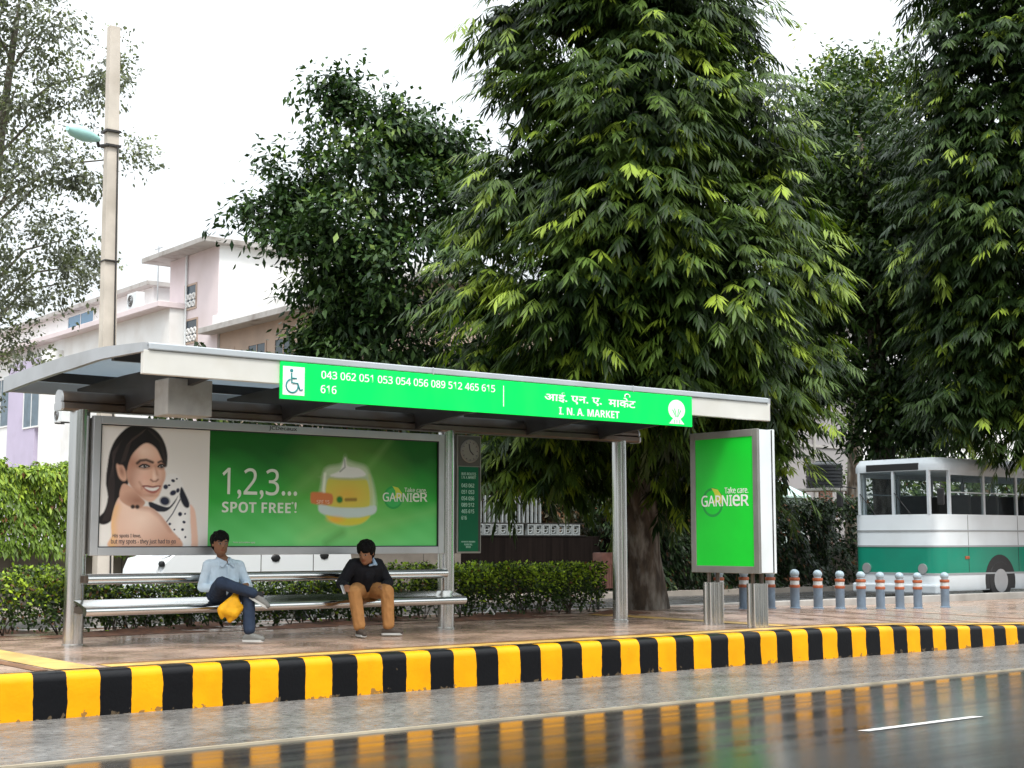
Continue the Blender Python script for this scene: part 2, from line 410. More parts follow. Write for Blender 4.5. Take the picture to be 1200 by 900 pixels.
M['paving'] = mat_brick('wet_pink_paving', (.40, .27, .20), (.34, .235, .18), (.20, .13, .085), 5.0, 1.0, .5, .24, .025, 'xy', rvar=.14, var=.25, bump=.25)
V, F = [], []
X = list(np.arange(-30, 4, 2.)) + list(np.arange(4, 34, .5)) + list(np.arange(34, 71, 3.)); Y = [13.305, 13.8, 14.5, 15.5, 16.5, 17.5, 18.2, 18.9, 19.5]
for x in X:
    for y in Y: V.append((x, y, plat_z(x, y)))
for i in range(len(X)-1):
    for k in range(len(Y)-1):
        a = i*len(Y)+k; F.append((a, a+1, a+len(Y)+1, a+len(Y)))
tag(raw_mesh('platform', V, F, mat=M['paving'], smooth=True), kind='structure')
# raised warning tiles: one strip along the kerb and two strips across the platform
M['tactile'] = mat('yellow_tactile_tile', (.62, .40, .10), .35, 0, var=.25, vscale=4, bump=.5, bscale=35, dirt=(.3, .17, .06), dscale=2.5, damt=.7)
M['brown'] = mat('brown_grout_line', (.20, .075, .02), .35, var=.3, vscale=4)
def strip(name, pts_a, pts_b, m, dz=.004):
    V, F = [], []
    for (x, y), (x2, y2) in zip(pts_a, pts_b): V += [(x, y, plat_z(x, y)+dz), (x2, y2, plat_z(x2, y2)+dz)]
    for i in range(len(pts_a)-1): F.append((2*i, 2*i+1, 2*i+3, 2*i+2))
    return tag(raw_mesh(name, V, F, mat=m), kind='structure')
xs = list(np.arange(5.6, 60, .6))
strip('tactile_paving', [(x, 13.33) for x in xs], [(x, 13.62) for x in xs], M['tactile'])
strip('paving_joint', [(x, 13.64) for x in xs], [(x, 13.74) for x in xs], M['brown'])
ysx = [13.33, 14.2, 15.2, 16.2, 17.2]
strip('tactile_paving', [(5.05, y) for y in ysx], [(5.48, y) for y in ysx], M['tactile'], .006)
strip('paving_joint', [(4.86, y) for y in ysx], [(5.0, y) for y in ysx], M['brown'], .006)
ysx = [13.8, 14.6, 15.5, 16.4, 17.2, 17.9]
strip('tactile_paving', [(15.62, y) for y in ysx], [(15.95, y) for y in ysx], M['tactile'], .006)
strip('paving_joint', [(15.97, y) for y in ysx], [(16.07, y) for y in ysx], M['brown'], .006)
for xj in (18.6, 20.4, 22.6):
    strip('paving_joint', [(xj, y) for y in ysx], [(xj+.09, y) for y in ysx], M['brown'], .005)
# planting bed and the service road behind it
V, F = [], []
xs = np.arange(-10, 17.0, .22); ysb = np.arange(17.62, 19.42, .22)
for x in xs:
    for y in ysb: V.append((x, y, .425 + .05*math.sin(x*3.1+y*2)*math.sin(y*5+x) * (1 if 17.7 < y < 19.3 else 0)))
for i in range(len(xs)-1):
    for k in range(len(ysb)-1):
        a = i*len(ysb)+k; F.append((a, a+1, a+len(ysb)+1, a+len(ysb)))
tag(raw_mesh('planting_bed', V, F, mat=M['soil'], smooth=True), kind='structure')
g = MB(); g.quad((-60, 19.5, .2), (90, 19.5, .2), (90, 26.9, .2), (-60, 26.9, .2))
tag(g.build('service_road', mat('wet_service_road', (.06, .06, .06), .25, var=.3, vscale=1.2, rvar=.1, bump=.05)), kind='structure')
g = MB(); g.box(-60, 90, 19.5, 19.62, -.2, .425, .02)
tag(g.build('back_kerb', M['concrete']), kind='structure')
g = MB(); g.box(-60, 90, 26.9, 31, -.2, .33)
tag(g.build('footpath', mat('pale_footpath', (.33, .29, .25), .5, var=.2, vscale=1)), kind='structure')

# ------------------------------------------------------------------ lettering
def sans(t, b=False):
    """the same characters in a plain grotesque cut"""
    r = ''
    for ch in t:
        if 'A' <= ch <= 'Z': r += chr((0x1D5D4 if b else 0x1D5A0)+ord(ch)-65)
        elif 'a' <= ch <= 'z': r += chr((0x1D5EE if b else 0x1D5BA)+ord(ch)-97)
        elif '0' <= ch <= '9': r += chr((0x1D7EC if b else 0x1D7E2)+ord(ch)-48)
        else: r += ch
    return r
def text(name, body, p0, p1, m, parent, face='-y', bold=0.0, depth=.0016):
    """lettering fitted into the box between its lower-left and upper-right corners on a board"""
    c = bpy.data.curves.new(name, 'FONT'); c.body = sans(body, bold > .019 and body.isascii()); c.size = 1; c.offset = 0 if bold > .019 and body.isascii() else bold; c.resolution_u = 3; c.extrude = .0001
    o = bpy.data.objects.new(name, c); COL.objects.link(o)
    dg = bpy.context.evaluated_depsgraph_get()
    me = bpy.data.meshes.new_from_object(o.evaluated_get(dg)); bpy.data.objects.remove(o)
    me.materials.clear()
    n = len(me.vertices); a = np.empty(n*3, np.float32); me.vertices.foreach_get('co', a); a = a.reshape(-1, 3)
    mn, mxx = a.min(0), a.max(0)
    u = (a[:, 0]-mn[0])/(mxx[0]-mn[0]); v = (a[:, 1]-mn[1])/(mxx[1]-mn[1]); d = np.sign(a[:, 2])*depth
    p0, p1 = Vector(p0), Vector(p1)
    q = np.empty_like(a); q[:, 2] = p0.z + v*(p1.z-p0.z)
    if face == '-y': q[:, 0] = p0.x + u*(p1.x-p0.x); q[:, 1] = p0.y - d
    else: q[:, 1] = p0.y + u*(p1.y-p0.y); q[:, 0] = p0.x - d
    me.vertices.foreach_set('co', q.astype(np.float32).ravel()); me.update()
    return link(name, me, m, parent)
def rect_px(x0, y0, x1, y1, Yp, dy=0.0):
    """lower-left and upper-right corner on a board standing in the plane y = Yp, from measured spots"""
    a, b = W(x0, y0, Y=Yp), W(x1, y1, Y=Yp); return a + Vector((0, -dy, 0)), b + Vector((0, -dy, 0))

# ------------------------------------------------------------------ bus shelter
PX = (6.36, 11.63, 14.88); PY = 16.27
sh = thing('bus_shelter', (10.6, PY, .42), 'long steel bus shelter with curved roof standing on the platform', 'bus shelter')
for x in PX:
    g = MB(); r = .115
    g.tube([(x, PY, .41), (x, PY, 3.17)], r, 28)
    g.lathe([(r+.012, 0), (r+.012, .02), (r+.002, .024)], (x, PY, .418), 28)
    g.build('post', M['steel'], sh, 40)
prof = []
for k in range(9):                           # upper half of the beam, rounded
    t = PI*k/8; prof.append((PY-.10*math.cos(t), 3.25+.11*math.sin(t)))
prof += [(PY+.10, 3.235), (PY+.085, 3.225), (PY+.115, 3.21), (PY+.115, 3.15), (PY+.09, 3.13), (PY-.09, 3.13), (PY-.115, 3.15), (PY-.115, 3.21), (PY-.085, 3.225), (PY-.10, 3.235)]
g = MB(); g.prism(prof, 'x', 6.12, 15.2); bm_ = g.build('beam', M['steel_dark'], sh, 35)
g = MB(); g.prism([(PY+(a-PY)*1.06, 3.24+(b-3.24)*1.06) for a, b in prof], 'x', 6.09, 6.12); g.build('end_cap', M['alu'], sh, 35); g = MB(); g.prism([(PY+(a-PY)*1.06, 3.24+(b-3.24)*1.06) for a, b in prof], 'x', 15.2, 15.23)
g.build('end_cap', M['alu'], sh, 35)
RX0, RX1 = 6.1, 15.74
ry = [13.95, 14.4, 15.1, 15.8, 16.4, 17.0, 17.6, 18.2]
def roof_top(y): 
    return float(np.interp(y, [13.95, 15.1, 16.37, 17.33, 18.2], [3.672, 3.742, 3.742, 3.717, 3.682]))
yy = list(np.linspace(13.96, 18.2, 18))
# translucent roof sheet
def mat_sheet():
    m = mat('translucent_roof_sheet', (.42, .46, .5), .3, 0, var=.12, vscale=1.5, dirt=(.25, .24, .22), dscale=1.5, damt=.5)
    n = m.node_tree; p = n.nodes['Principled BSDF']; t = n.nodes.new('ShaderNodeBsdfTranslucent'); t.inputs['Color'].default_value = (.50, .56, .60, 1)
    x = n.nodes.new('ShaderNodeMixShader'); x.inputs['Fac'].default_value = .5
    n.links.new(p.outputs['BSDF'], x.inputs[1]); n.links.new(t.outputs['BSDF'], x.inputs[2]); n.links.new(x.outputs['Shader'], n.nodes['Material Output'].inputs['Surface'])
    return m
top = [(y, roof_top(y)-.02) for y in yy]; bot = [(y, roof_top(y)-.032) for y in yy[::-1]]
g = MB(); g.prism(top+bot, 'x', RX0+.05, RX1-.05); g.build('roof_sheet', mat_sheet(), sh, 40)
def edge_depth(y): return float(np.interp(y, [13.95, 16, 18.2], [.095, .165, .19]))
for xa, xb in ((RX0, RX0+.06), (RX1-.06, RX1)):
    t = [(y, roof_top(y)) for y in yy]; b = [(y, roof_top(y)-edge_depth(y)) for y in yy[::-1]]
    g = MB(); g.prism(t+b, 'x', xa, xb); g.build('roof_edge', M['alu'], sh, 30)
g = MB(); g.box(RX0+.06, RX1-.06, 13.93, 14.0, 3.60, 3.675, .012); g.box(RX0+.06, RX1-.06, 18.14, 18.2, 3.50, 3.68, .01)
for xg in (9.75, 13.0): g.box(xg-.006, xg+.006, 13.915, 13.93, 3.59, 3.68)
g.build('gutter_rail', M['rail_grey'], sh)
g = MB(); g.box(RX0+.01, RX1-.01, 13.955, 14.03, 3.345, 3.598, .008); g.build('fascia', M['cream'], sh)
# purlins and cantilever brackets under the sheet
g = MB()
for y in (14.9, 17.3): g.box(RX0+.07, RX1-.07, y-.04, y+.04, roof_top(y)-.15, roof_top(y)-.036)
g.build('purlin', M['dark'], sh)
for x in (6.9, 9.0, 11.05, 13.0, 14.4):
    g = MB(); pr = [(14.03, 3.36), (14.03, 3.55)] + [(y, roof_top(y)-.155) for y in (14.95, 15.6, 16.27, 17, 17.7)] + [(17.7, 3.50), (16.6, 3.36), (16.27+.1, 3.16), (16.27-.1, 3.14), (16.0, 3.18)]
    g.prism(pr, 'x', x-.03, x+.03); g.build('bracket', M['dark'], sh)

# route sign on the fascia
SY = 13.925
sg = thing('route_sign', (10.9, SY, 3.18), 'long bright green bus route sign with white numbers hanging on the shelter front', 'sign')
g = MB(); g.box(7.70, 14.1, SY, 13.953, 3.178, 3.592, .004); g.build('panel', M['sign'], sg)
def px_txt(name, body, x0, y0, x1, y1, parent, m, bold=0., Yp=SY):
    a, b = rect_px(x0, y0, x1, y1, Yp, .002); return text(name, body, a, b, m, parent, '-y', bold)
# two rows run parallel to the sign, so heights are taken at their left ends
def row(body, pxl, pxr, ztop, zbot, bold=.012, name='lettering'):
    a, b = W(pxl, 470, Y=SY), W(pxr, 470, Y=SY)
    return text(name, body, (a.x, SY-.002, zbot), (b.x, SY-.002, ztop), M['white'], sg, '-y', bold)
row('043 062 051 053 054 056 089 512 465 615', 376, 580, 3.527, 3.437)
row('616', 375.5, 394, 3.365, 3.272)
row('आई. एन. ए.', 638, 705, 3.505, 3.365, .018)
row('माकेट', 713, 744.5, 3.505, 3.375, .018)
row('I. N. A. MARKET', 655, 725.5, 3.317, 3.222, .028)
rx = W(735, 470, Y=SY).x                                             # the hook above the last word
g = MB(); g.tube([(rx+.045*math.cos(t), SY-.002, 3.525+.03*math.sin(t)) for t in np.linspace(-.4, 3.6, 9)], .009, 6); g.build('lettering', M['white'], sg)
x = W(590, 470, Y=SY).x; g = MB(); g.box(x-.006, x+.006, SY-.003, SY-.0005, 3.27, 3.53); g.build('divider', M['white'], sg)
# wheelchair symbol
a, b = W(331, 463, Y=SY), W(356.5, 463, Y=SY)
ix0, ix1, iz0, iz1 = a.x, b.x, 3.225, 3.545
g = MB(); g.box(ix0, ix1, SY-.004, SY-.0005, iz0, iz1, .0015)
pn = g.build('wheelchair_symbol', M['white'], sg)
M['symbol'] = mat('teal_symbol_ink', (.02, .22, .22), .5)
cx, cz = (ix0+ix1)/2, (iz0+iz1)/2
g = MB()
g.tube([(cx-.02+.075*math.cos(t), SY-.005, cz-.055+.075*math.sin(t)) for t in np.linspace(1.9, 6.6, 18)], .009, 6)
g.tube([(cx-.03, SY-.005, cz+.085), (cx-.025, SY-.005, cz-.02), (cx+.05, SY-.005, cz-.025), (cx+.08, SY-.005, cz-.10), (cx+.11, SY-.005, cz-.09)], .010, 6)
g.tube([(cx-.028, SY-.005, cz+.03), (cx+.035, SY-.005, cz+.03)], .009, 6)
g.lathe([(.001, -.004), (.02, -.003), (.02, .003), (.001, .004)], (0, 0, 0), 14)
vs = [v for v in g.bm.verts if v.co.length < .05]
bmesh.ops.transform(g.bm, matrix=Matrix.Translation((cx-.03, SY-.005, cz+.115)) @ Matrix.Rotation(PI/2, 4, 'X'), verts=vs)
g.build('wheelchair_mark', M['symbol'], pn)
# white fan-shaped emblem
a, b = W(783, 480, Y=SY), W(802.5, 480, Y=SY); ex, er = (a.x+b.x)/2, (b.x-a.x)/2
g = MB(); 
ring = [(ex+er*math.cos(t), 3.40+.135*math.sin(t)) for t in np.linspace(0, 2*PI, 28)[:-1]]
g.prism(ring, 'y', SY-.004, SY-.0005)
g.prism([(ex-.045, 3.30), (ex+.045, 3.30), (ex+er*.9, 3.205), (ex-er*.9, 3.205)], 'y', SY-.0045, SY-.0007)
em = g.build('emblem', M['white'], sg)
g = MB()
for k in (-2, -1, 1, 2):
    t = k*.28; d = Vector((math.sin(t), 0, math.cos(t))); o_ = Vector((ex, SY-.005, 3.27))
    q = o_ + d*.03; r_ = o_ + d*.15; s_ = Vector((d.z, 0, -d.x))*.008
    g.quad(q-s_*.5, q+s_*.5, r_+s_, r_-s_)
for k in (-1, 0, 1): g.box(ex+k*.045-.005, ex+k*.045+.005, SY-.0062, SY-.0048, 3.215, 3.26)
g.build('emblem_lines', M['sign'], em)

# grey box hanging under the front of the roof
bx = thing('junction_box', (6.9, 14.65, 2.99), 'grey metal box hanging beneath the left end of the shelter roof', 'box')
g = MB(); g.box(6.64, 7.17, 14.5, 14.85, 2.985, 3.39, .012); g.build('casing', M['grey_box'], bx)
g = MB(); g.box(6.78, 6.84, 14.62, 14.72, 3.39, 3.60); g.box(6.98, 7.04, 14.62, 14.72, 3.39, 3.60); g.build('hanger', M['dark'], bx)

# ------------------------------------------------------------------ billboard between the posts, with printed sheet
BY = 16.15
bb = thing('billboard', (8.98, 16.25, 1.45), 'wide framed advertising billboard with smiling woman fixed between shelter posts', 'billboard')
x0, x1, z0, z1 = 6.475, 11.495, 1.45, 3.08
g = MB(); g.box(x0, x1, BY+.03, 16.40, z0+.02, z1-.02, .01); g.build('cabinet', M['alu_dark'], bb)
g = MB(); fw, fb = .092, .095
g.box(x0, x0+fw, BY-.02, BY+.06, z0, z1, .006); g.box(x1-fw, x1, BY-.02, BY+.06, z0, z1, .006)
g.box(x0+fw, x1-fw, BY-.02, BY+.06, z0, z0+fb, .006); g.box(x0+fw, x1-fw, BY-.02, BY+.06, z1-fb, z1, .006)
fr = g.build('frame', M['alu'], bb)
g = MB(); t = .012
g.box(x0+fw, x0+fw+t, BY-.015, BY+.02, z0+fb, z1-fb); g.box(x1-fw-t, x1-fw, BY-.015, BY+.02, z0+fb, z1-fb)
g.box(x0+fw+t, x1-fw-t, BY-.015, BY+.02, z0+fb, z0+fb+t); g.box(x0+fw+t, x1-fw-t, BY-.015, BY+.02, z1-fb-t, z1-fb)
g.build('gasket', M['black'], bb)
a, b = W(315, 505, Y=BY-.02), W(348, 505, Y=BY-.02)
text('maker_name', 'JCDecaux', (a.x, BY-.022, 3.012), (b.x, BY-.022, 3.068), M['black'], fr, '-y', .012)
px0, px1, pz0, pz1 = x0+fw+t, x1-fw-t, z0+fb+t, z1-fb-t
split = 7.97

def smooth_poly(pts, n=8):
    P = np.array(pts, float); N = len(P); out_ = []
    for i in range(N):
        p0, p1, p2, p3 = P[i-1], P[i], P[(i+1) % N], P[(i+2) % N]
        for t in np.linspace(0, 1, n, endpoint=False):
            out_.append(.5*((2*p1)+(-p0+p2)*t+(2*p0-5*p1+4*p2-p3)*t*t+(-p0+3*p1-3*p2+p3)*t**3))
    return np.array(out_)
def inside(poly, X, Y):
    r = np.zeros(X.shape, bool); j = len(poly)-1
    for i in range(len(poly)):
        xi, yi = poly[i]; xj, yj = poly[j]
        if yi != yj:
            c = ((yi > Y) != (yj > Y)) & (X < (xj-xi)*(Y-yi)/(yj-yi)+xi); r ^= c
        j = i
    return r
def soft(poly, X, Y, wd):
    """soft-edged mask"""
    acc = np.zeros(X.shape)
    for dx, dy in ((0, 0), (wd, 0), (-wd, 0), (0, wd), (0, -wd), (wd*.7, wd*.7), (-wd*.7, wd*.7), (wd*.7, -wd*.7), (-wd*.7, -wd*.7)): acc += inside(poly, X+dx, Y+dy)
    return acc/9
def paint(C, m, col): C[:] = C*(1-m[..., None]) + np.array(col)*m[..., None]
def ell(X, Y, cx, cy, rx, ry, s=.15, rot=0.):
    c, sn = math.cos(rot), math.sin(rot); u = ((X-cx)*c+(Y-cy)*sn)/rx; v = (-(X-cx)*sn+(Y-cy)*c)/ry
    d = np.sqrt(u*u+v*v); return np.clip((1+s-d)/(2*s), 0, 1)
def stroke(X, Y, pts, wd, s=.4):
    m = np.full(X.shape, 1e9)
    for (ax, ay), (bx_, by_) in zip(pts, pts[1:]):
        L = (bx_-ax)**2+(by_-ay)**2; t = np.clip(((X-ax)*(bx_-ax)+(Y-ay)*(by_-ay))/L, 0, 1)
        m = np.minimum(m, np.hypot(X-ax-t*(bx_-ax), Y-ay-t*(by_-ay)))
    return np.clip((1+s-m/wd)/(2*s), 0, 1)
def sheet(name, xa, xb, za, zb, nx, nz, fn, yv, parent):
    u = np.linspace(0, 1, nx); v = np.linspace(0, 1, nz); U, Vv = np.meshgrid(u, v)
    C = fn(U, Vv)
    P = np.stack([xa+U*(xb-xa), np.full_like(U, yv), za+Vv*(zb-za)], -1).reshape(-1, 3)
    i = np.arange(nx*nz).reshape(nz, nx)
    Q = np.stack([i[:-1, :-1], i[:-1, 1:], i[1:, 1:], i[1:, :-1]], -1).reshape(-1, 4)
    return raw_mesh(name, P, Q, C.reshape(-1, 3), M['print'], parent)
def portrait(U, V):
    X = 74+U*(716-74); Y = 805-V*(805-98); C = np.empty(U.shape+(3,))
    C[:] = np.array(lin(226, 222, 216)); sp = lambda pts, wd=4: soft(smooth_poly(pts), X, Y, wd)
    sk, skd, skl = np.array(lin(228, 180, 154)), np.array(lin(158, 102, 80)), np.array(lin(250, 220, 200))
    hair = lin(26, 20, 20)
    paint(C, sp([(600, 555), (632, 585), (648, 680), (655, 815), (600, 815), (598, 640)]), lin(232, 190, 168))
    pup = sp([(425, 470), (445, 405), (488, 368), (535, 388), (562, 440), (592, 505), (604, 570), (608, 650), (614, 815), (540, 815), (480, 690), (420, 610), (385, 560)])
    paint(C, pup, lin(228, 226, 222)); paint(C, pup*ell(X, Y, 545, 700, 40, 140, .9), lin(244, 242, 238))
    paint(C, sp([(548, 448), (575, 490), (600, 548), (592, 574), (565, 562), (540, 505)]), lin(26, 28, 40))
    paint(C, sp([(360, 540), (420, 560), (475, 570), (512, 530), (532, 498), (510, 548), (465, 594), (410, 598), (368, 578)], 3), lin(30, 34, 46))
    for cx_, cy_, rx_, ry_, ro in ((452, 535, 30, 26, .3), (500, 485, 20, 15, -.5), (455, 450, 14, 14, 0), (498, 412, 12, 9, .4), (528, 470, 10, 14, .2), (545, 612, 12, 13, 0), (570, 660, 10, 8, .5), (485, 672, 8, 8, 0), (562, 705, 9, 8, 0), (513, 705, 6, 5, 0), (540, 768, 10, 13, 0), (580, 750, 6, 7, 0), (475, 440, 8, 6, 0), (520, 400, 6, 5, 0), (575, 610, 6, 6, 0)):
        paint(C, ell(X, Y, cx_, cy_, rx_, ry_, .25, ro)*np.clip(pup+.2, 0, 1), lin(28, 34, 58))
    paint(C, stroke(X, Y, [(545, 520), (500, 610), (465, 660)], 4), lin(120, 120, 125))
    # hair behind the head, then shoulder, neck, face
    H1 = sp([(300, 92), (230, 100), (165, 165), (128, 245), (114, 340), (108, 430), (122, 520), (104, 600), (70, 640), (74, 668), (108, 678), (150, 650), (186, 570), (215, 500), (250, 400), (330, 250), (440, 330), (458, 300), (456, 240), (430, 165), (375, 105)])
    paint(C, H1, hair)
    for k_ in range(9):                                          # strands
        o_ = k_*9; paint(C, H1*stroke(X, Y, [(250-o_*.8, 110+o_), (160-o_*.3, 260), (122+o_*.5, 430), (128+o_*.4, 560), (96+o_*.5, 655)], 2.2, .9)*(.5 if k_ % 2 else .25), lin(70, 58, 56))
    B_ = soft(smooth_poly([(190, 515), (162, 575), (146, 660), (150, 740), (158, 815), (550, 815), (490, 700), (420, 612), (360, 572), (300, 566), (235, 545)]), X, Y, 4)
    paint(C, B_, sk*.93); paint(C, B_*ell(X, Y, 320, 640, 130, 100, 1.)*.95, skl); paint(C, B_*ell(X, Y, 230, 560, 60, 40, .9)*.6, skl)
    paint(C, B_*ell(X, Y, 470, 760, 90, 90, 1.)*.35, skd); paint(C, B_*stroke(X, Y, [(172, 575), (152, 660), (156, 805)], 20, .95)*.6, lin(236, 186, 110))
    paint(C, B_*stroke(X, Y, [(300, 572), (370, 582), (430, 626), (492, 706)], 14, .95)*.45, skd)
    nk_ = sp([(205, 440), (262, 462), (310, 515), (336, 548), (300, 582), (235, 566), (188, 522)]); paint(C, nk_, sk*.82); paint(C, nk_*ell(X, Y, 290, 535, 60, 34, .9)*.7, skd*.8)
    paint(C, sp([(165, 328), (190, 318), (214, 348), (226, 408), (206, 422), (180, 396)], 5), sk*.88); paint(C, ell(X, Y, 196, 365, 12, 28, .8, -.3)*.7, skd*.75)
    face = sp([(232, 330), (262, 255), (328, 194), (388, 218), (424, 282), (442, 335), (452, 368), (449, 405), (438, 432), (424, 484), (400, 522), (368, 540), (322, 524), (272, 476), (240, 432), (226, 380)], 5)
    paint(C, face, sk*.95)
    for cx_, cy_, rx_, ry_, am, cc in ((320, 240, 60, 38, .75, skl), (300, 400, 46, 44, .8, skl), (415, 395, 22, 36, .55, skl), (352, 515, 34, 20, .55, skl), (250, 420, 40, 90, .65, skd), (300, 505, 60, 26, .55, skd), (440, 430, 26, 70, .5, skd), (250, 300, 34, 60, .45, skd), (325, 322, 40, 18, .45, skd), (424, 318, 26, 16, .45, skd), (330, 398, 34, 26, .35, np.array(lin(222, 140, 118)))):
        paint(C, face*ell(X, Y, cx_, cy_, rx_, ry_, 1.)*am, cc)
    paint(C, sp([(226, 360), (230, 300), (258, 236), (322, 184), (386, 200), (430, 262), (452, 332), (460, 290), (448, 210), (400, 130), (310, 95), (220, 130), (170, 240), (170, 320), (205, 330)], 5), hair)
    for k_ in range(6): paint(C, stroke(X, Y, [(330-k_*4, 108+k_*5), (250-k_*6, 170+k_*8), (214-k_*5, 300+k_*4)], 2.5, .9)*.35, lin(78, 62, 58))
    for k_ in range(4): paint(C, stroke(X, Y, [(340+k_*8, 110+k_*4), (410+k_*6, 180+k_*2), (446+k_*2, 300)], 2.2, .9)*.3, lin(74, 60, 56))
    paint(C, stroke(X, Y, [(284, 314), (302, 298), (336, 293), (374, 306)], 8, .6)*.9, lin(36, 24, 22)); paint(C, stroke(X, Y, [(408, 305), (424, 296), (442, 308)], 6, .6)*.9, lin(36, 24, 22))
    for ex_, ey_, rr in ((326, 332, 27), (426, 328, 17)):
        paint(C, ell(X, Y, ex_, ey_-2, rr*1.15, 17, .7)*.75, lin(112, 74, 62)); paint(C, sp([(ex_-rr, ey_+2), (ex_-rr*.4, ey_-9), (ex_+rr*.4, ey_-9), (ex_+rr, ey_-1), (ex_+rr*.3, ey_+8), (ex_-rr*.4, ey_+8)], 2), lin(196, 186, 180))
        paint(C, ell(X, Y, ex_+rr*.12, ey_-1, 9.5, 9.5, .25), lin(34, 30, 32)); paint(C, ell(X, Y, ex_+rr*.12+3, ey_-4, 2.5, 2.5, .4), lin(230, 230, 230))
        paint(C, stroke(X, Y, [(ex_-rr-2, ey_+2), (ex_-rr*.4, ey_-10), (ex_+rr*.4, ey_-10), (ex_+rr+2, ey_-2)], 4.5, .5), lin(20, 14, 14)); paint(C, stroke(X, Y, [(ex_-rr, ey_+4), (ex_, ey_+10), (ex_+rr, ey_+1)], 2.5, .7)*.7, lin(60, 40, 36))
    paint(C, stroke(X, Y, [(388, 330), (404, 385), (406, 402)], 9, .95)*.5, skd); paint(C, ell(X, Y, 384, 388, 8, 34, .9)*.65, skl); paint(C, ell(X, Y, 398, 398, 12, 12, .9)*.5, skl)
    paint(C, stroke(X, Y, [(366, 410), (380, 420), (398, 418), (408, 408)], 5, .7)*.75, lin(120, 70, 56))
    paint(C, stroke(X, Y, [(300, 426), (312, 446), (316, 466)], 6, .95)*.45, skd)
    paint(C, sp([(318, 449), (350, 447), (378, 452), (402, 447), (424, 446), (412, 476), (384, 492), (346, 480)], 4), lin(166, 96, 86)); paint(C, sp([(330, 454), (378, 458), (416, 451), (402, 470), (378, 476), (350, 470)], 3), lin(238, 232, 226))
    paint(C, stroke(X, Y, [(318, 449), (350, 446), (378, 452), (402, 446), (424, 446)], 3.5, .6)*.8, lin(120, 62, 54)); paint(C, ell(X, Y, 372, 503, 30, 8, .9)*.5, skd)
    for cx_ in (266, 292): paint(C, ell(X, Y, cx_, 572, 12, 12, .4), lin(46, 34, 32))
    C *= (1+.05*np.sin(X*1.7+Y*2.3)*np.sin(X*.9-Y*1.3))[..., None]
    return C
ad = sheet('printed_sheet', px0, split, pz0, pz1, 230, 230, portrait, BY+.012, bb)
def green_sheet(U, V):
    C = np.empty(U.shape+(3,)); top_, mid_, low_ = np.array(lin(8, 92, 12)), np.array(lin(40, 160, 50)), np.array(lin(112, 214, 122))
    t = V[..., None]; n_ = .04*np.sin(U*9+V*7)+.03*np.sin(U*21-V*13)+.02*np.sin(U*43+V*31)
    f = np.clip(1.12*V+n_+.04*np.abs(U-.5), 0, 1)[..., None]
    C[:] = np.where(f < .5, low_*(1-f*2)+mid_*f*2, mid_*(2-f*2)+top_*(f*2-1))
    X, Y = U, V*1.42/3.43                                          # square units
    for (q, r_, wd, a) in (((.55, .16), (.78, .42), .012, .10), ((.38, .02), (.60, .12), .02, .16), ((.60, .05), (.99, .14), .02, .14), ((.45, .28), (.30, .16), .02, .10)):
        paint(C, stroke(X, Y, [q, r_], wd, 1.)*a, lin(190, 235, 150))
    paint(C, stroke(X, Y, [(.49, .012), (.56, .05)], .014, .9)*.4, lin(28, 110, 34))
    # cream jar: region measured in its own frame (0..1 across the jar)
    ua, ub = ((W(q, 590, Y=BY).x-split)/(px1-split) for q in (373.5, 441.5)); jx = .02+.94*(U-ua)/(ub-ua); jy = (V-.165)/.70
    g_ = ell(jx, jy, .5, .45, .60, .55, 1.)*.3; paint(C, g_, lin(190, 220, 110))
    def sp(pts, wd=.012): return soft(smooth_poly(pts), jx, jy, wd)
    paint(C, sp([(.10, .74), (.18, .80), (.38, .84), (.44, .96), (.47, .90), (.60, .86), (.78, .82), (.86, .70), (.92, .55), (.96, .30), (.86, .18), (.68, .07), (.45, .03), (.25, .08), (.08, .22), (.02, .32), (.06, .55)], .03)*.85, lin(196, 212, 178))
    paint(C, sp([(.16, .62), (.30, .66), (.70, .66), (.82, .60), (.85, .30), (.70, .27), (.30, .27), (.14, .32)]), lin(204, 200, 78)); paint(C, ell(jx, jy, .48, .44, .24, .12, .9)*.75, lin(224, 172, 62))
    paint(C, sp([(.05, .30), (.30, .265), (.70, .265), (.94, .30), (.94, .20), (.70, .145), (.30, .145), (.05, .20)]), lin(196, 212, 206))
    paint(C, sp([(.14, .165), (.34, .135), (.66, .135), (.86, .165), (.72, .06), (.46, .03), (.26, .07)]), lin(216, 204, 62)); paint(C, ell(jx, jy, .30, .11, .12, .04, .6)*.7, lin(244, 170, 60))
    paint(C, ell(jx, jy, .45, .66, .32, .03, .5)*.7, lin(170, 182, 150)); paint(C, sp([(.20, .68), (.36, .76), (.44, .93), (.48, .82), (.68, .79), (.78, .70), (.5, .66)]), lin(226, 228, 222))
    paint(C, stroke(jx, jy, [(.43, .90), (.44, .80), (.36, .74)], .012)*.8, lin(150, 160, 150)); paint(C, stroke(jx, jy, [(.12, .7), (.10, .5), (.12, .34)], .02, .8)*.7, lin(240, 245, 230)); paint(C, stroke(jx, jy, [(.84, .7), (.88, .5), (.88, .32)], .02, .8)*.7, lin(186, 200, 130))
    paint(C, ell(jx, jy, .36, .37, .05, .045, .3), lin(30, 120, 40)); paint(C, stroke(jx, jy, [(.46, .37), (.62, .375)], .022, .5)*.8, lin(120, 90, 30))
    paint(C, sp([(-.07, .46), (.20, .45), (.25, .41), (.25, .34), (.20, .30), (-.06, .31), (-.10, .35), (-.10, .42)]), lin(206, 120, 66))
    return C
sheet('printed_sheet', split, px1, pz0, pz1, 430, 180, green_sheet, BY+.012, bb)
PY_ = BY+.009
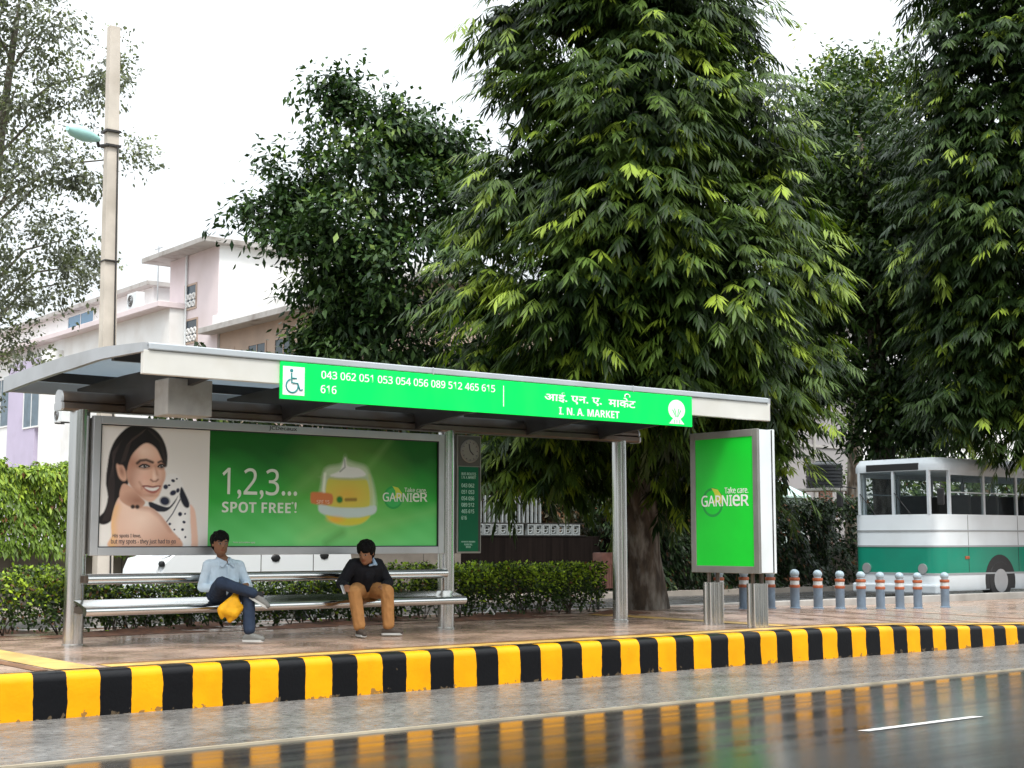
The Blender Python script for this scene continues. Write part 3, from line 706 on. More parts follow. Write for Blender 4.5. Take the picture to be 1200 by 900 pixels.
def adtxt(name, body, pxl, pxr, ytop, ybot, m, bold):
    a = W((pxl+pxr)/2, ybot, Y=PY_); b = W((pxl+pxr)/2, ytop, Y=PY_)
    return text(name, body, (W(pxl, ybot, Y=PY_).x, PY_, a.z), (W(pxr, ybot, Y=PY_).x, PY_, b.z), m, bb, '-y', bold)
M['adwhite'] = mat('cream_print', (.66, .72, .6), .5)
adtxt('lettering', '1,2,3...', 260, 348, 549, 585, M['adwhite'], .004)
adtxt('lettering', 'SPOT FREE', 260, 340.5, 588.5, 601, M['adwhite'], .030)
adtxt('lettering', '*', 341.5, 344, 588, 591, M['adwhite'], .01)
adtxt('lettering', '!', 345, 347.5, 588.5, 601, M['adwhite'], .030)
adtxt('logo_lettering', 'GARNI', 448.5, 483, 577.5, 588, M['adwhite'], .012)
adtxt('logo_lettering', 'e', 483.5, 491.5, 577.5, 588.2, M['adwhite'], .012)
adtxt('logo_lettering', 'R', 492.5, 501, 577.5, 588, M['adwhite'], .012)
adtxt('logo_lettering', 'Take care.', 474, 500, 571.5, 577, M['adwhite'], .008)
adtxt('badge_lettering', 'SPF 15', 371, 386, 586, 590.5, mat('pale_orange_print', (.75, .5, .36), .5), .012)
M['ink'] = mat('grey_ink', (.10, .09, .09), .5)
adtxt('caption', 'His spots I love,', 132, 165, 625.5, 631, M['ink'], .006)
adtxt('caption', 'but my spots - they just had to go', 130, 206, 631.5, 638.5, M['ink'], .006)
adtxt('caption', 'Terms and conditions apply', 273, 299, 634.5, 637, M['adwhite'], 0)
def leaf_disc(parent, c, r, face, name='leaf_emblem'):
    """round leaf mark behind the brand lettering: dark green ring and a yellow leaf wedge"""
    c = Vector(c)
    def P(u, v, d): return (c.x+u, c.y-d, c.z+v) if face == '-y' else (c.x-d, c.y-u, c.z+v)
    def poly(g, pts, d): g.bm.faces.new([g.bm.verts.new(P(u, v, d)) for u, v in pts])
    def slab(g, pts, d0, d1):
        A = [g.bm.verts.new(P(u, v, d0)) for u, v in pts]; B = [g.bm.verts.new(P(u, v, d1)) for u, v in pts]; n = len(pts)
        for i in range(n): g.bm.faces.new((A[i], A[(i+1) % n], B[(i+1) % n], B[i]))
        g.bm.faces.new(A[::-1]); g.bm.faces.new(B)
    g = MB(); th = np.linspace(0, 2*PI, 30)[:-1]
    slab(g, [(r*math.cos(t), r*math.sin(t)) for t in th], 0, .0006)
    d = g.build(name, mat('leaf_disc_green', (.01, .33, .05), .4), parent)
    g = MB(); slab(g, [(r*.82*math.cos(t), r*.82*math.sin(t)) for t in th], .0007, .001); g.build('leaf_vein', M['ad_green'] if face != '-y' else mat('leaf_inner_green', (.03, .42, .08), .4), d)
    g = MB(); slab(g, [(.0, -.1*r), (r*.25, r*.25), (r*.2, r*.6), (-.1*r, r*.98), (r*.5, r*.86), (r*.9, r*.4), (r*.82, -.1*r), (r*.5, 0)], .0011, .0013); g.build('leaf_wedge', M['lime'], d)
    return d
c = W(461, 583, Y=PY_); leaf_disc(bb, (c.x, BY+.0115, c.z), .155, '-y')

# ------------------------------------------------------------------ clock and timetable board beside the middle post
cb = thing('timetable_board', (11.97, 16.25, 1.45), 'narrow dark green timetable board with clock beside the middle shelter post', 'board')
g = MB(); g.box(11.76, 12.18, 16.2, 16.32, 1.45, 3.10, .008); g.build('cabinet', M['alu_dark'], cb)
g = MB(); g.box(11.78, 12.16, 16.192, 16.2, 2.665, 3.08, .003); g.build('clock_plate', mat('grey_clock_plate', (.07, .066, .058), .5, .1, var=.1), cb)
g = MB()
g.lathe([(.16, 0), (.165, .01), (.15, .022), (.145, .012), (.001, .012)], (0, 0, 0), 32)
bmesh.ops.transform(g.bm, matrix=Matrix.Translation((11.97, 16.192, 2.875)) @ Matrix.Rotation(PI/2, 4, 'X'), verts=g.bm.verts)
cf = g.build('clock_face', mat('grey_clock_dial', (.21, .20, .175), .5), cb, 40)
g = MB()
for k in range(12):
    t = k*PI/6; g.tube([(11.97+.115*math.sin(t), 16.178, 2.875+.115*math.cos(t)), (11.97+.135*math.sin(t), 16.178, 2.875+.135*math.cos(t))], .005, 5)
g.tube([(11.97, 16.176, 2.875), (11.97-.02, 16.176, 2.875+.10)], .007, 5); g.tube([(11.97, 16.174, 2.875), (11.97+.055, 16.174, 2.875-.05)], .008, 5)
g.build('clock_hands', M['black'], cf)
g = MB(); g.box(11.785, 12.125, 16.19, 16.2, 1.475, 2.655, .003); pn = g.build('notice_panel', M['board_green'], cb)
g = MB(); g.box(12.125, 12.16, 16.192, 16.2, 1.475, 2.655); g.build('side_strip', M['dark'], cb)
M['palegreen'] = mat('pale_green_print', (.38, .6, .48), .5)
for body, zt, zb, xr in (('BUS ROUTES', 2.575, 2.535, 12.08), ('I. N. A. MARKET', 2.525, 2.487, 12.08), ('043 062', 2.42, 2.365, 12.05), ('051 053', 2.33, 2.275, 12.05), ('054 056', 2.24, 2.185, 12.05), ('089 512', 2.15, 2.095, 12.05), ('465 615', 2.06, 2.005, 12.05), ('616', 1.97, 1.915, 11.92), ('FOR ROUTE ENQUIRIES', 1.62, 1.595, 12.07), ('PLEASE CALL', 1.585, 1.56, 12.02), ('NEW DELHI', 1.55, 1.525, 11.99)):
    text('lettering', body, (11.83 if zt > 1.7 else 12.07-(xr-11.83), 16.188, zb), (xr, 16.188, zt), M['palegreen'], pn, '-y', .012)

# ------------------------------------------------------------------ bench with back rail
bn = thing('bench', (8.95, 15.8, .42), 'long polished metal bench with back rail under the billboard', 'bench')
sp_ = [(16.13, .945), (16.0, .925), (15.88, .896)] + [(15.79+.052*math.cos(t), .826+.052*math.sin(t)) for t in np.linspace(PI/2-.2, 1.5*PI+.3, 12)] + [(15.83, .79), (15.86, .85), (15.95, .88), (16.13, .915)]
g = MB(); g.prism(sp_, 'x', 6.30, 11.60); g.build('seat', M['steel_h'], bn, 50)
for xa in (6.315, 11.585):
    g = MB(); g.box(xa-.012, xa+.012, 15.80, 16.12, .80, .87); g.build('end_plate', M['steel_dark'], bn)
for ya in (15.90, 16.08):
    g = MB(); g.box(6.34, 11.56, ya-.025, ya+.025, .79, .862 if ya < 16 else .90); g.build('seat_beam', M['steel_dark'], bn)
g = MB(); g.tube([(6.44, 16.12, 1.18), (11.52, 16.12, 1.18)], .062, 20); g.build('back_rail', M['steel_h'], bn, 40)
for xa in (6.44, 11.52):
    g = MB(); g.box(xa-.03, xa+.03, 16.08, 16.19, .80, .9); g.build('bracket', M['steel_dark'], bn)
    g = MB(); g.box(xa-.03, xa+.03, 16.12, 16.2, 1.14, 1.22); g.build('bracket', M['steel_dark'], bn)

# ------------------------------------------------------------------ advertising lightbox on two legs
lb = thing('advertising_panel', (15.2, 14.2, .42), 'upright green advertising lightbox on two steel legs near the kerb', 'advertising panel')
LX0, LX1, LY0, LY1, LZ0, LZ1 = 15.0, 15.36, 13.56, 14.87, 1.17, 3.18
g = MB(); g.box(LX0+.03, LX1-.03, LY0+.012, LY1-.012, LZ0+.01, LZ1-.01, .01); g.build('cabinet', M['alu_white'], lb)
g = MB(); q = .10
g.box(LX0, LX0+.05, LY0, LY0+q, LZ0, LZ1, .006); g.box(LX0, LX0+.05, LY1-q, LY1, LZ0, LZ1, .006)
g.box(LX0, LX0+.05, LY0+q, LY1-q, LZ0, LZ0+q, .006); g.box(LX0, LX0+.05, LY0+q, LY1-q, LZ1-q, LZ1, .006)
g.build('frame', M['alu_dark'], lb)
g = MB(); g.box(LX1-.05, LX1, LY0, LY1, LZ0, LZ1, .006); g.build('rear_frame', M['alu_white'], lb)
g = MB(); g.box(LX1-.075, LX1-.052, LY0-.002, LY0+.01, LZ0+.01, LZ1-.01); g.build('seam', M['dark'], lb)
g = MB(); g.box(LX0+.05, LX1-.05, LY0+.002, LY0+.02, LZ0+.01, LZ1-.01, .002); g.build('side_cover', M['alu_white'], lb)
g = MB(); g.box(LX0+.012, LX0+.03, LY0+q, LY1-q, LZ0+q, LZ1-q); g.build('backlit_sheet', M['ad_green'], lb)
def lbtxt(body, yl, yr, zt, zb, bold): text('logo_lettering', body, (LX0+.0095, yl, zb), (LX0+.0095, yr, zt), M['white'], lb, '-x', bold)
lbtxt('GARNI', 14.66, 14.06, 2.27, 2.11, .012); lbtxt('e', 14.05, 13.91, 2.27, 2.108, .014); lbtxt('R', 13.89, 13.74, 2.27, 2.11, .014)
lbtxt('Take care.', 14.20, 13.75, 2.38, 2.29, .006)
leaf_disc(lb, (LX0+.0115, 14.44, 2.17), .21, '-x')
for yc in (13.78, 14.62):
    g = MB()
    for dx in (-.09, .0, .09):
        g.tube([(15.19+dx, yc-.05, .415), (15.19+dx, yc-.05, 1.03)], .05, 16); g.tube([(15.19+dx, yc+.05, .415), (15.19+dx, yc+.05, 1.03)], .05, 16)
    g.build('leg', M['steel'], lb, 40)
    g = MB()
    for dx in (-.09, .09): g.tube([(15.19+dx, yc, 1.03), (15.19+dx, yc, 1.18)], .03, 10)
    g.build('spigot', M['steel_dark'], lb, 40)

# ------------------------------------------------------------------ bollards
M['bol_blue'] = mat('blue_grey_paint', (.15, .21, .28), .45, 0, var=.2, vscale=12, dirt=(.10, .12, .14), damt=.6, dscale=6)
M['bol_red'] = mat('orange_red_paint', (.33, .085, .03), .45, var=.2, vscale=12, dirt=(.2, .05, .02), damt=.5, dscale=6)
M['bol_white'] = mat('dull_white_paint', (.5, .52, .52), .5, var=.15, vscale=12)
M['bol_top'] = mat('pale_blue_paint', (.30, .38, .43), .4, var=.12, vscale=12)
bl = thing('bollard', (18.63, 17.8, plat_z(18.63, 17.8)), '', 'bollard', 'bollards along the back of the platform')
o = bl.location
g = MB(); g.lathe([(.105, -.02), (.105, .015), (.086, .025), (.086, .37), (.09, .38)], o, 20); g.build('post', M['bol_blue'], bl, 40)
for za in (.38, .51):
    g = MB(); g.lathe([(.09, za), (.096, za+.012), (.096, za+.045), (.09, za+.055)], o, 20); g.build('band', M['bol_red'], bl, 40)
g = MB(); g.lathe([(.084, .435), (.084, .51)], o, 20); g.build('collar', M['bol_white'], bl, 40)
g = MB(); g.lathe([(.06, .563), (.072, .575)] + [(.086*math.cos(t), .64+.078*math.sin(t)) for t in np.linspace(-.75, PI/2-.02, 10)], o, 20); g.build('cap', M['bol_top'], bl, 50)
BX = [18.63, 19.27, 19.97, 20.64, 21.29, 21.93, 22.56, 23.15, 23.76, 24.34, 25.25]
BL = ['banded bollard hidden behind the lightbox legs, first from the tree', 'banded bollard seen between the two lightbox legs', 'banded bollard just right of the near lightbox leg, half covered by it',
      'fully visible blue bollard with orange bands, first one clear of the lightbox', 'second banded bollard clear of the lightbox', 'third banded bollard clear of the lightbox', 'fourth banded bollard clear of the lightbox, left of the bus nose',
      'fifth banded bollard clear of the lightbox, left of the bus', 'sixth banded bollard clear of the lightbox, near the bus nose', 'next to last banded bollard, just before the wide gap in the row', 'last banded bollard, standing alone after the wide gap in the row']
for i, x in enumerate(BX):
    b = bl if i == 0 else copy_tree(bl)
    b.location = (x, 17.8, plat_z(x, 17.8)); b['label'] = BL[i]

# ------------------------------------------------------------------ litter bin, paper scrap
bi = thing('litter_bin', (16.78, 18.95, .42), 'pinkish litter bin hung on a post beside the big trunk', 'litter bin')
M['bin'] = mat('pink_plastic', (.42, .20, .16), .6, var=.25, vscale=6, dirt=(.2, .08, .06), damt=.6, dscale=5)
c = W(706, 660, Y=18.95)
g = MB(); g.box(c.x-.15, c.x+.17, 18.8, 19.05, 1.20, 1.42, .02); g.build('hood', M['bin'], bi)
g = MB()
for k in range(-2, 3): g.prism([(c.x+.01+k*.06-.024, 1.20), (c.x+.01+k*.06+.024, 1.20), (c.x+.01+k*.052+.02, .80), (c.x+.01+k*.052-.02, .80)], 'y', 18.82, 18.85)
g.prism([(c.x-.13, 1.20), (c.x+.15, 1.20), (c.x+.12, .80), (c.x-.10, .80)], 'y', 18.85, 19.03); g.build('basket', M['bin'], bi)
g = MB(); g.tube([(c.x+.02, 19.1, .40), (c.x+.02, 19.1, 1.35)], .03, 10); g.build('post', M['dark'], bi)
sc_ = W(573, 720, Y=18.0); g = MB()
th = np.linspace(0, 2*PI, 5)[:-1]
g.tube([(sc_.x+.10*math.cos(t), 18.0+.03*math.sin(3*t), sc_.z+.10*math.sin(t)) for t in (0, PI/2, PI, 1.5*PI, 2*PI)], .018, 6)
s_ = g.build('paper_scrap', mat('white_card', (.75, .75, .73), .6)); tag(s_, 'bent white card frame lying against the hedge foot', 'litter')

# ------------------------------------------------------------------ foliage
def unit(a): return a/np.maximum(np.linalg.norm(a, axis=-1, keepdims=True), 1e-9)
def leaf_geo(P, D, U, L, Wd, bend, col, simple=False):
    """one folded leaf per row: base point, direction, rough upward normal, length, width, droop, colour"""
    D = unit(D); S = unit(np.cross(D, U)); N = np.cross(S, D)
    L = L[:, None]; Wd = Wd[:, None]; dn = np.array([0, 0, -1.])
    mid = P + D*L*.48 + dn*L*bend*.2; tip = P + D*L + dn*L*bend
    n = len(P)
    if simple:
        V = np.stack([P, mid+S*Wd*.5-N*Wd*.15, tip, mid-S*Wd*.5-N*Wd*.15], 1)
        T = np.array([[0, 1, 2], [0, 2, 3]])
    else:
        V = np.stack([P, mid+S*Wd*.5-N*Wd*.18, mid, mid-S*Wd*.5-N*Wd*.18, tip], 1)
        T = np.array([[0, 1, 2], [0, 2, 3], [1, 4, 2], [2, 4, 3]])
    k = V.shape[1]
    T = (T[None] + (np.arange(n)*k)[:, None, None]).reshape(-1, 3)
    return V.reshape(-1, 3), T, np.repeat(col, k, 0)
def rsphere(n):
    v = RNG.normal(size=(n, 3)); return unit(v)
CAMP = np.array([0, 0, H])
PAL = {  # dark, middle and young leaf colours
 'mast': ((.010, .025, .005), (.082, .138, .020), (.24, .32, .030)),
 'neem': ((.012, .032, .009), (.060, .115, .026), (.16, .23, .05)),
 'right': ((.010, .025, .006), (.045, .082, .016), (.22, .30, .032)),
 'pale': ((.10, .108, .092), (.19, .20, .165), (.26, .28, .18)),  # leaf colours lifted to paint in the washed-out flare
 'back': ((.035, .07, .018), (.09, .14, .032), (.28, .33, .04)),
}
def crown(name, lumps, parent, pal='neem', kind='broad', bough=7.0, clusters=12, leaf=(.16, .07), young=.12, droop=.35, core=.35, spread=.34, flat=.7, back=.4, yfn=None, n_leaf=9, matl=None, fill=0, sh=.35):
    lumps = [(c, max(.35, r-sh)) for c, r in lumps]
    C0, DIR, YN = [], [], []
    LC = np.array([[*c, r] for c, r in lumps])
    for c, r in lumps:
        c = np.array(c); nb = int(bough*r*r*4)+6
        v = rsphere(nb); toc = unit(CAMP-c)
        keep = (v@toc > -.25) | (RNG.random(nb) < back); v = v[keep]
        rad = r*(1-.34*RNG.random(len(v))**1.6)
        inner = RNG.random(len(v)) < core; rad[inner] *= RNG.uniform(.4, .8, inner.sum())
        p = c + v*rad[:, None]
        # drop boughs buried in a neighbouring lump
        dist = np.linalg.norm(p[:, None]-LC[None, :, :3], axis=2)/LC[None, :, 3]
        bur = (dist.min(1) < .42) & (RNG.random(len(p)) < .75); p, v = p[~bur], v[~bur]
        yb = RNG.random(len(p)) < young
        if yfn is not None: yb = yb | (RNG.random(len(p)) < yfn(p))
        m = np.maximum(3, RNG.poisson(clusters, len(p)))
        idx = np.repeat(np.arange(len(p)), m)
        off = RNG.normal(size=(len(idx), 3))*spread*np.array([1, 1, flat])
        C0.append(p[idx]+off); d = unit(v[idx]*.9 + off*1.2 + RNG.normal(size=off.shape)*.35); DIR.append(d)
        YN.append(np.where(yb[idx], RNG.random(len(idx)) < .62, RNG.random(len(idx)) < young*.45))
    C0 = np.concatenate(C0); DIR = np.concatenate(DIR); YN = np.concatenate(YN)
    n = len(C0); k = n_leaf
    dk, md, yg = (np.array(q) for q in PAL[pal])
    ci = np.repeat(np.arange(n), k); j = np.tile(np.arange(k), n)
    tone = RNG.random(n)**1.7
    col = dk+(md-dk)*tone[:, None]; col = np.where(YN[:, None], md+(yg-md)*RNG.random((n, 1))**.8, col)
    lc = col[ci]*RNG.uniform(.75, 1.25, (n*k, 1))
    if kind == 'spray':       # long leaves set along an arching twig, hanging
        tw = unit(DIR*np.array([1, 1, .35]) + np.array([0, 0, -.15]))
        s = (j+.5)/k; sd_ = np.where(j % 2 == 0, 1., -1.)
        side = unit(np.cross(tw, np.array([0, 0, 1.])))
        tl = .34*RNG.uniform(.8, 1.25, n)
        P = C0[ci] + tw[ci]*(s*tl[ci])[:, None] + np.array([0, 0, -1.])*(s*s*.14)[:, None]
        D = tw[ci]*(.45+.75*s)[:, None] + side[ci]*(sd_*(1.0-.55*s))[:, None] + np.array([0, 0, -1.])*(.35+.5*RNG.random(n*k))[:, None]
        D += RNG.normal(size=D.shape)*.16
        U_ = np.array([0, 0, 1.]) + tw[ci]*.5 + RNG.normal(size=D.shape)*.15
        L = leaf[0]*RNG.uniform(.75, 1.2, n*k)
    else:
        P = C0[ci] + RNG.normal(size=(n*k, 3))*leaf[0]*.75
        D = DIR[ci]*.6 + RNG.normal(size=P.shape)*.65 + np.array([0, 0, -.25])
        U_ = np.array([0, 0, 1.]) + DIR[ci]*.5 + RNG.normal(size=P.shape)*.4
        L = leaf[0]*RNG.uniform(.65, 1.25, n*k)
    V, T, Cc = leaf_geo(P, D, U_, L, leaf[1]*L/leaf[0]*RNG.uniform(.8, 1.2, len(L)), droop, lc, simple=(kind != 'spray'))
    if fill:                  # dark leaves packed deep inside the crown
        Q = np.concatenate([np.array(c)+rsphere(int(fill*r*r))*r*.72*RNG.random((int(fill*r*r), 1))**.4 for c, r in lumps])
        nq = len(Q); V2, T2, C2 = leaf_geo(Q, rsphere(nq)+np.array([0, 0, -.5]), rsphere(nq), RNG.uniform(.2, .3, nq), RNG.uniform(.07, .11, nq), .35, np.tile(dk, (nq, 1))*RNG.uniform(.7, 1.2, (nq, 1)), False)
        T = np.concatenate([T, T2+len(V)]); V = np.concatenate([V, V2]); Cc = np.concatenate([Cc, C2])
    return raw_mesh(name, V, T, Cc, matl or M['leaf'], parent)
def lump(px, py, rpx, D): return (tuple(W(px, py, D=D)), rpx*D/1680)
def limbs(parent, base, r0, top, r1, forks, material, jit=.06, flare=1.5):
    g = MB(); base, top = Vector(base), Vector(top); n = 12
    pts, rad = [], []
    for i in range(n+1):
        t = i/n; p = base.lerp(top, t); p += Vector((math.sin(t*5+base.x), math.cos(t*4+base.y), 0))*.08*t*(1-t)*4
        pts.append(p); rad.append((r0+(r1-r0)*t)*(1+(flare-1)*math.exp(-t*n/1.1)))
    g.tube(pts, rad, 18, jit=jit)
    for t0, q, ra in forks:
        a = base.lerp(top, t0); q = Vector(q); mid = a.lerp(q, .5)+Vector((0, 0, .12*(q-a).length))
        P_ = [a.lerp(mid, .0), a.lerp(mid, .5), mid, mid.lerp(q, .5), q]
        g.tube(P_, [ra, ra*.85, ra*.65, ra*.45, ra*.2], 9, jit=.05)
    return g.build('trunk', material, parent, 60)
def auto_forks(base, top, lumps, r, tmin=.3):
    b, t = Vector(base), Vector(top); F = []
    for c, lr in lumps:
        c = Vector(c); tt = min(.97, max(tmin, (c.z-1.0-b.z)/(t.z-b.z+1e-6))); F.append((tt, c, r*.5))
    return F

# big drooping tree behind the stop
D0 = 24.6
BT = [lump(715, -110, 150, D0), lump(735, 10, 140, D0+.2), lump(600, 25, 62, D0+.4), lump(840, 30, 75, D0+.3), lump(640, 110, 72, D0), lump(850, 130, 95, D0), lump(745, 130, 130, D0-.9), lump(905, 170, 60, D0+.6),
      lump(625, 220, 92, D0), lump(745, 240, 135, D0-1.2), lump(870, 250, 100, D0-.2), lump(560, 265, 48, D0+.4), lump(575, 345, 80, D0+.2), lump(680, 350, 110, D0-1.2), lump(820, 340, 115, D0-1.3), lump(925, 320, 75, D0-.2),
      lump(565, 425, 72, D0+.3), lump(655, 450, 90, D0-.3), lump(770, 440, 95, D0-.9), lump(880, 430, 88, D0-.7), lump(940, 420, 55, D0+.2), lump(600, 530, 50, D0+.4), lump(660, 525, 50, D0+.2), lump(720, 530, 42, D0+.6), lump(800, 520, 52, D0+.2), lump(905, 520, 48, D0+.2), lump(925, 490, 42, D0), lump(610, 545, 46, D0+.9), lump(665, 540, 48, D0+.6), lump(720, 555, 46, D0+1.2), lump(800, 570, 52, D0+1.0), lump(855, 565, 50, D0+1.0), lump(905, 560, 30, D0+.6), lump(760, 560, 50, D0+1.6), lump(760, 300, 120, D0+.5), lump(720, 420, 120, D0+.8), lump(860, 470, 90, D0+.5), lump(640, 180, 60, D0+.3)]
bt = thing('mast_tree', tuple(W(757, 716, Z=.42)), 'big dark drooping tree with thick trunk standing right behind the shelter', 'tree', 'street trees')
base = W(753, 714, Z=.41); topv = W(735, -60, D=D0+.3)
tr = limbs(bt, base, .36, topv, .14, auto_forks(base, topv, [l for l in BT if l[1] > .8], .28), M['bark'], .07, 1.35)
def sunlit_flank(p):             # sunlit left flank put in as a larger share of young pale leaves
    x = p@_R; return np.where((x < W(590, 300, D=D0) @ Vector(_R)), .45, .06)
crown('crown', BT, bt, 'mast', 'spray', 11.5, 9, (.235, .052), .17, .30, .32, .26, .75, .30, sunlit_flank, 11, None, 520, .40)

# leafy tree left of it, behind the shelter
D1 = 33.0
MT = [lump(395, 130, 40, D1), lump(470, 150, 50, D1), lump(530, 175, 40, D1+.5), lump(360, 205, 52, D1), lump(440, 215, 75, D1-.5), lump(520, 240, 62, D1), lump(330, 248, 36, D1-.5), lump(395, 290, 75, D1-1), lump(480, 300, 85, D1-1), lump(372, 325, 34, D1), lump(392, 375, 46, D1), lump(430, 385, 70, D1-.6), lump(500, 390, 65, D1), lump(385, 105, 16, D1), lump(300, 248, 16, D1), lump(450, 165, 55, D1), lump(505, 175, 50, D1+.3), lump(545, 225, 55, D1+.4), lump(352, 262, 40, D1), lump(420, 335, 70, D1), lump(400, 415, 60, D1), lump(400, 440, 60, D1+.5), lump(500, 450, 60, D1+.5), lump(378, 420, 30, D1+.3)]
mt = thing('leafy_tree', tuple(W(440, 690, Z=.33)), 'round leafy dark green tree rising behind the middle of the shelter roof', 'tree', 'street trees')
base = W(440, 688, Z=.33); topv = W(450, 200, D=D1)
limbs(mt, base, .26, topv, .08, auto_forks(base, topv, MT, .16), M['bark'])
crown('crown', MT, mt, 'neem', 'broad', 3.4, 12, (.19, .095), .12, .25, .40, .26, .6, .5, None, 9, None, 90, .10)

# tree behind the pole at far left, flare haze put into its leaf colour
D2 = 36.0
LT = [lump(-20, 20, 60, D2), lump(60, 30, 55, D2), lump(120, 85, 42, D2), lump(20, 100, 70, D2), lump(85, 120, 45, D2), lump(-40, 170, 80, D2), lump(40, 190, 60, D2-.5), lump(95, 205, 40, D2), lump(150, 185, 26, D2+.4), lump(10, 270, 70, D2-.5), lump(80, 280, 42, D2), lump(110, 310, 22, D2), lump(-10, 350, 60, D2), lump(45, 350, 30, D2), lump(20, 410, 45, D2-.5), lump(-50, 420, 60, D2), lump(85, 330, 26, D2), lump(30, -40, 60, D2)]
lt = thing('pale_tree', tuple(W(-60, 690, Z=.33)), 'pale airy small-leaved tree behind the concrete pole at far left', 'tree', 'street trees')
base = W(-60, 688, Z=.33); topv = W(20, 20, D=D2)
limbs(lt, base, .28, topv, .07, auto_forks(base, topv, LT, .09), M['bark_pale'])
crown('crown', LT, lt, 'pale', 'broad', 4.2, 9, (.125, .075), .15, .2, .5, .30, .7, .6, None, 9, M['leaf_soft'], 0, .2)

# trees on the right
D3 = 38.0
R1 = [lump(1000, 150, 60, D3+3), lump(960, 230, 60, D3+1), lump(1040, 210, 70, D3), lump(1000, 290, 62, D3), lump(1075, 300, 60, D3-1), lump(960, 330, 40, D3), lump(1040, 370, 45, D3), lump(1075, 420, 45, D3), lump(1030, 470, 38, D3), lump(985, 430, 28, D3), lump(1070, 500, 40, D3-.5), lump(1020, 515, 22, D3), lump(955, 270, 60, D3+1), lump(950, 360, 50, D3+1), lump(955, 440, 38, D3+1), lump(1085, 240, 60, D3), lump(1095, 360, 60, D3), lump(1030, 300, 70, D3+1.5), lump(1010, 360, 50, D3+2), lump(1090, 460, 45, D3), lump(1055, 450, 40, D3+1), lump(960, 180, 50, D3+2)]
rt = thing('street_tree', tuple(W(1045, 668, D=D3)), 'dark tree with straight trunk standing beyond the bus nose', 'tree', 'street trees')
base = W(1045, 664, D=D3); base.z = .33; topv = W(1015, 200, D=D3)
limbs(rt, base, .40, topv, .10, auto_forks(base, topv, R1, .26, .42), M['bark'], .05, 1.2)
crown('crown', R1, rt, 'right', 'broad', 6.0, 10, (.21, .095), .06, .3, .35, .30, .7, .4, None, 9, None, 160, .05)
D4 = 34.0
R2 = [lump(1130, -40, 70, D4), lump(1215, -20, 90, D4), lump(1120, 60, 55, D4), lump(1185, 70, 80, D4-.5), lump(1125, 150, 62, D4), lump(1200, 170, 85, D4-.6), lump(1120, 240, 65, D4), lump(1190, 270, 85, D4-.8), lump(1250, 200, 80, D4), lump(1140, 330, 60, D4), lump(1205, 370, 80, D4-.6), lump(1135, 410, 50, D4), lump(1185, 465, 60, D4), lump(1250, 440, 70, D4), lump(1150, 490, 40, D4), lump(1105, 380, 50, D4+.5), lump(1100, 300, 50, D4+.5), lump(1220, 490, 55, D4), lump(1160, 220, 70, D4+.5), lump(1170, 400, 70, D4+.5), lump(1110, 470, 40, D4)]
r2 = thing('mast_tree', tuple(W(1262, 664, D=D4+1)), 'tall drooping dark tree at the right edge above the bus', 'tree', 'street trees')
base = W(1262, 664, D=D4+1.5); base.z = .2; topv = W(1215, -60, D=D4)
limbs(r2, base, .36, topv, .12, auto_forks(base, topv, R2, .22), M['bark'], .06, 1.3)
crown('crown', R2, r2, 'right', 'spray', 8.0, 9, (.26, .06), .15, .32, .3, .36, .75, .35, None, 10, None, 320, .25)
D5 = 48.0
R3 = [lump(975, 100, 40, D5), lump(1030, 95, 42, D5), lump(1070, 110, 40, D5), lump(940, 130, 40, D5), lump(1000, 160, 60, D5-1), lump(1060, 170, 60, D5-1), lump(950, 210, 55, D5), lump(1040, 260, 80, D5), lump(960, 290, 60, D5), lump(1030, 75, 20, D5)]
r3 = thing('yellow_green_tree', tuple(W(1000, 655, D=D5)), 'yellow-green tree top showing between the two dark trees at right', 'tree', 'street trees')
base = W(1000, 660, D=D5); base.z = .33; topv = W(1010, 150, D=D5)
limbs(r3, base, .3, topv, .08, auto_forks(base, topv, R3, .16), M['bark'])
crown('crown', R3, r3, 'back', 'broad', 3.8, 10, (.24, .11), .3, .25, .35, .42, .75, .4, None, 8, None, 40, .2)

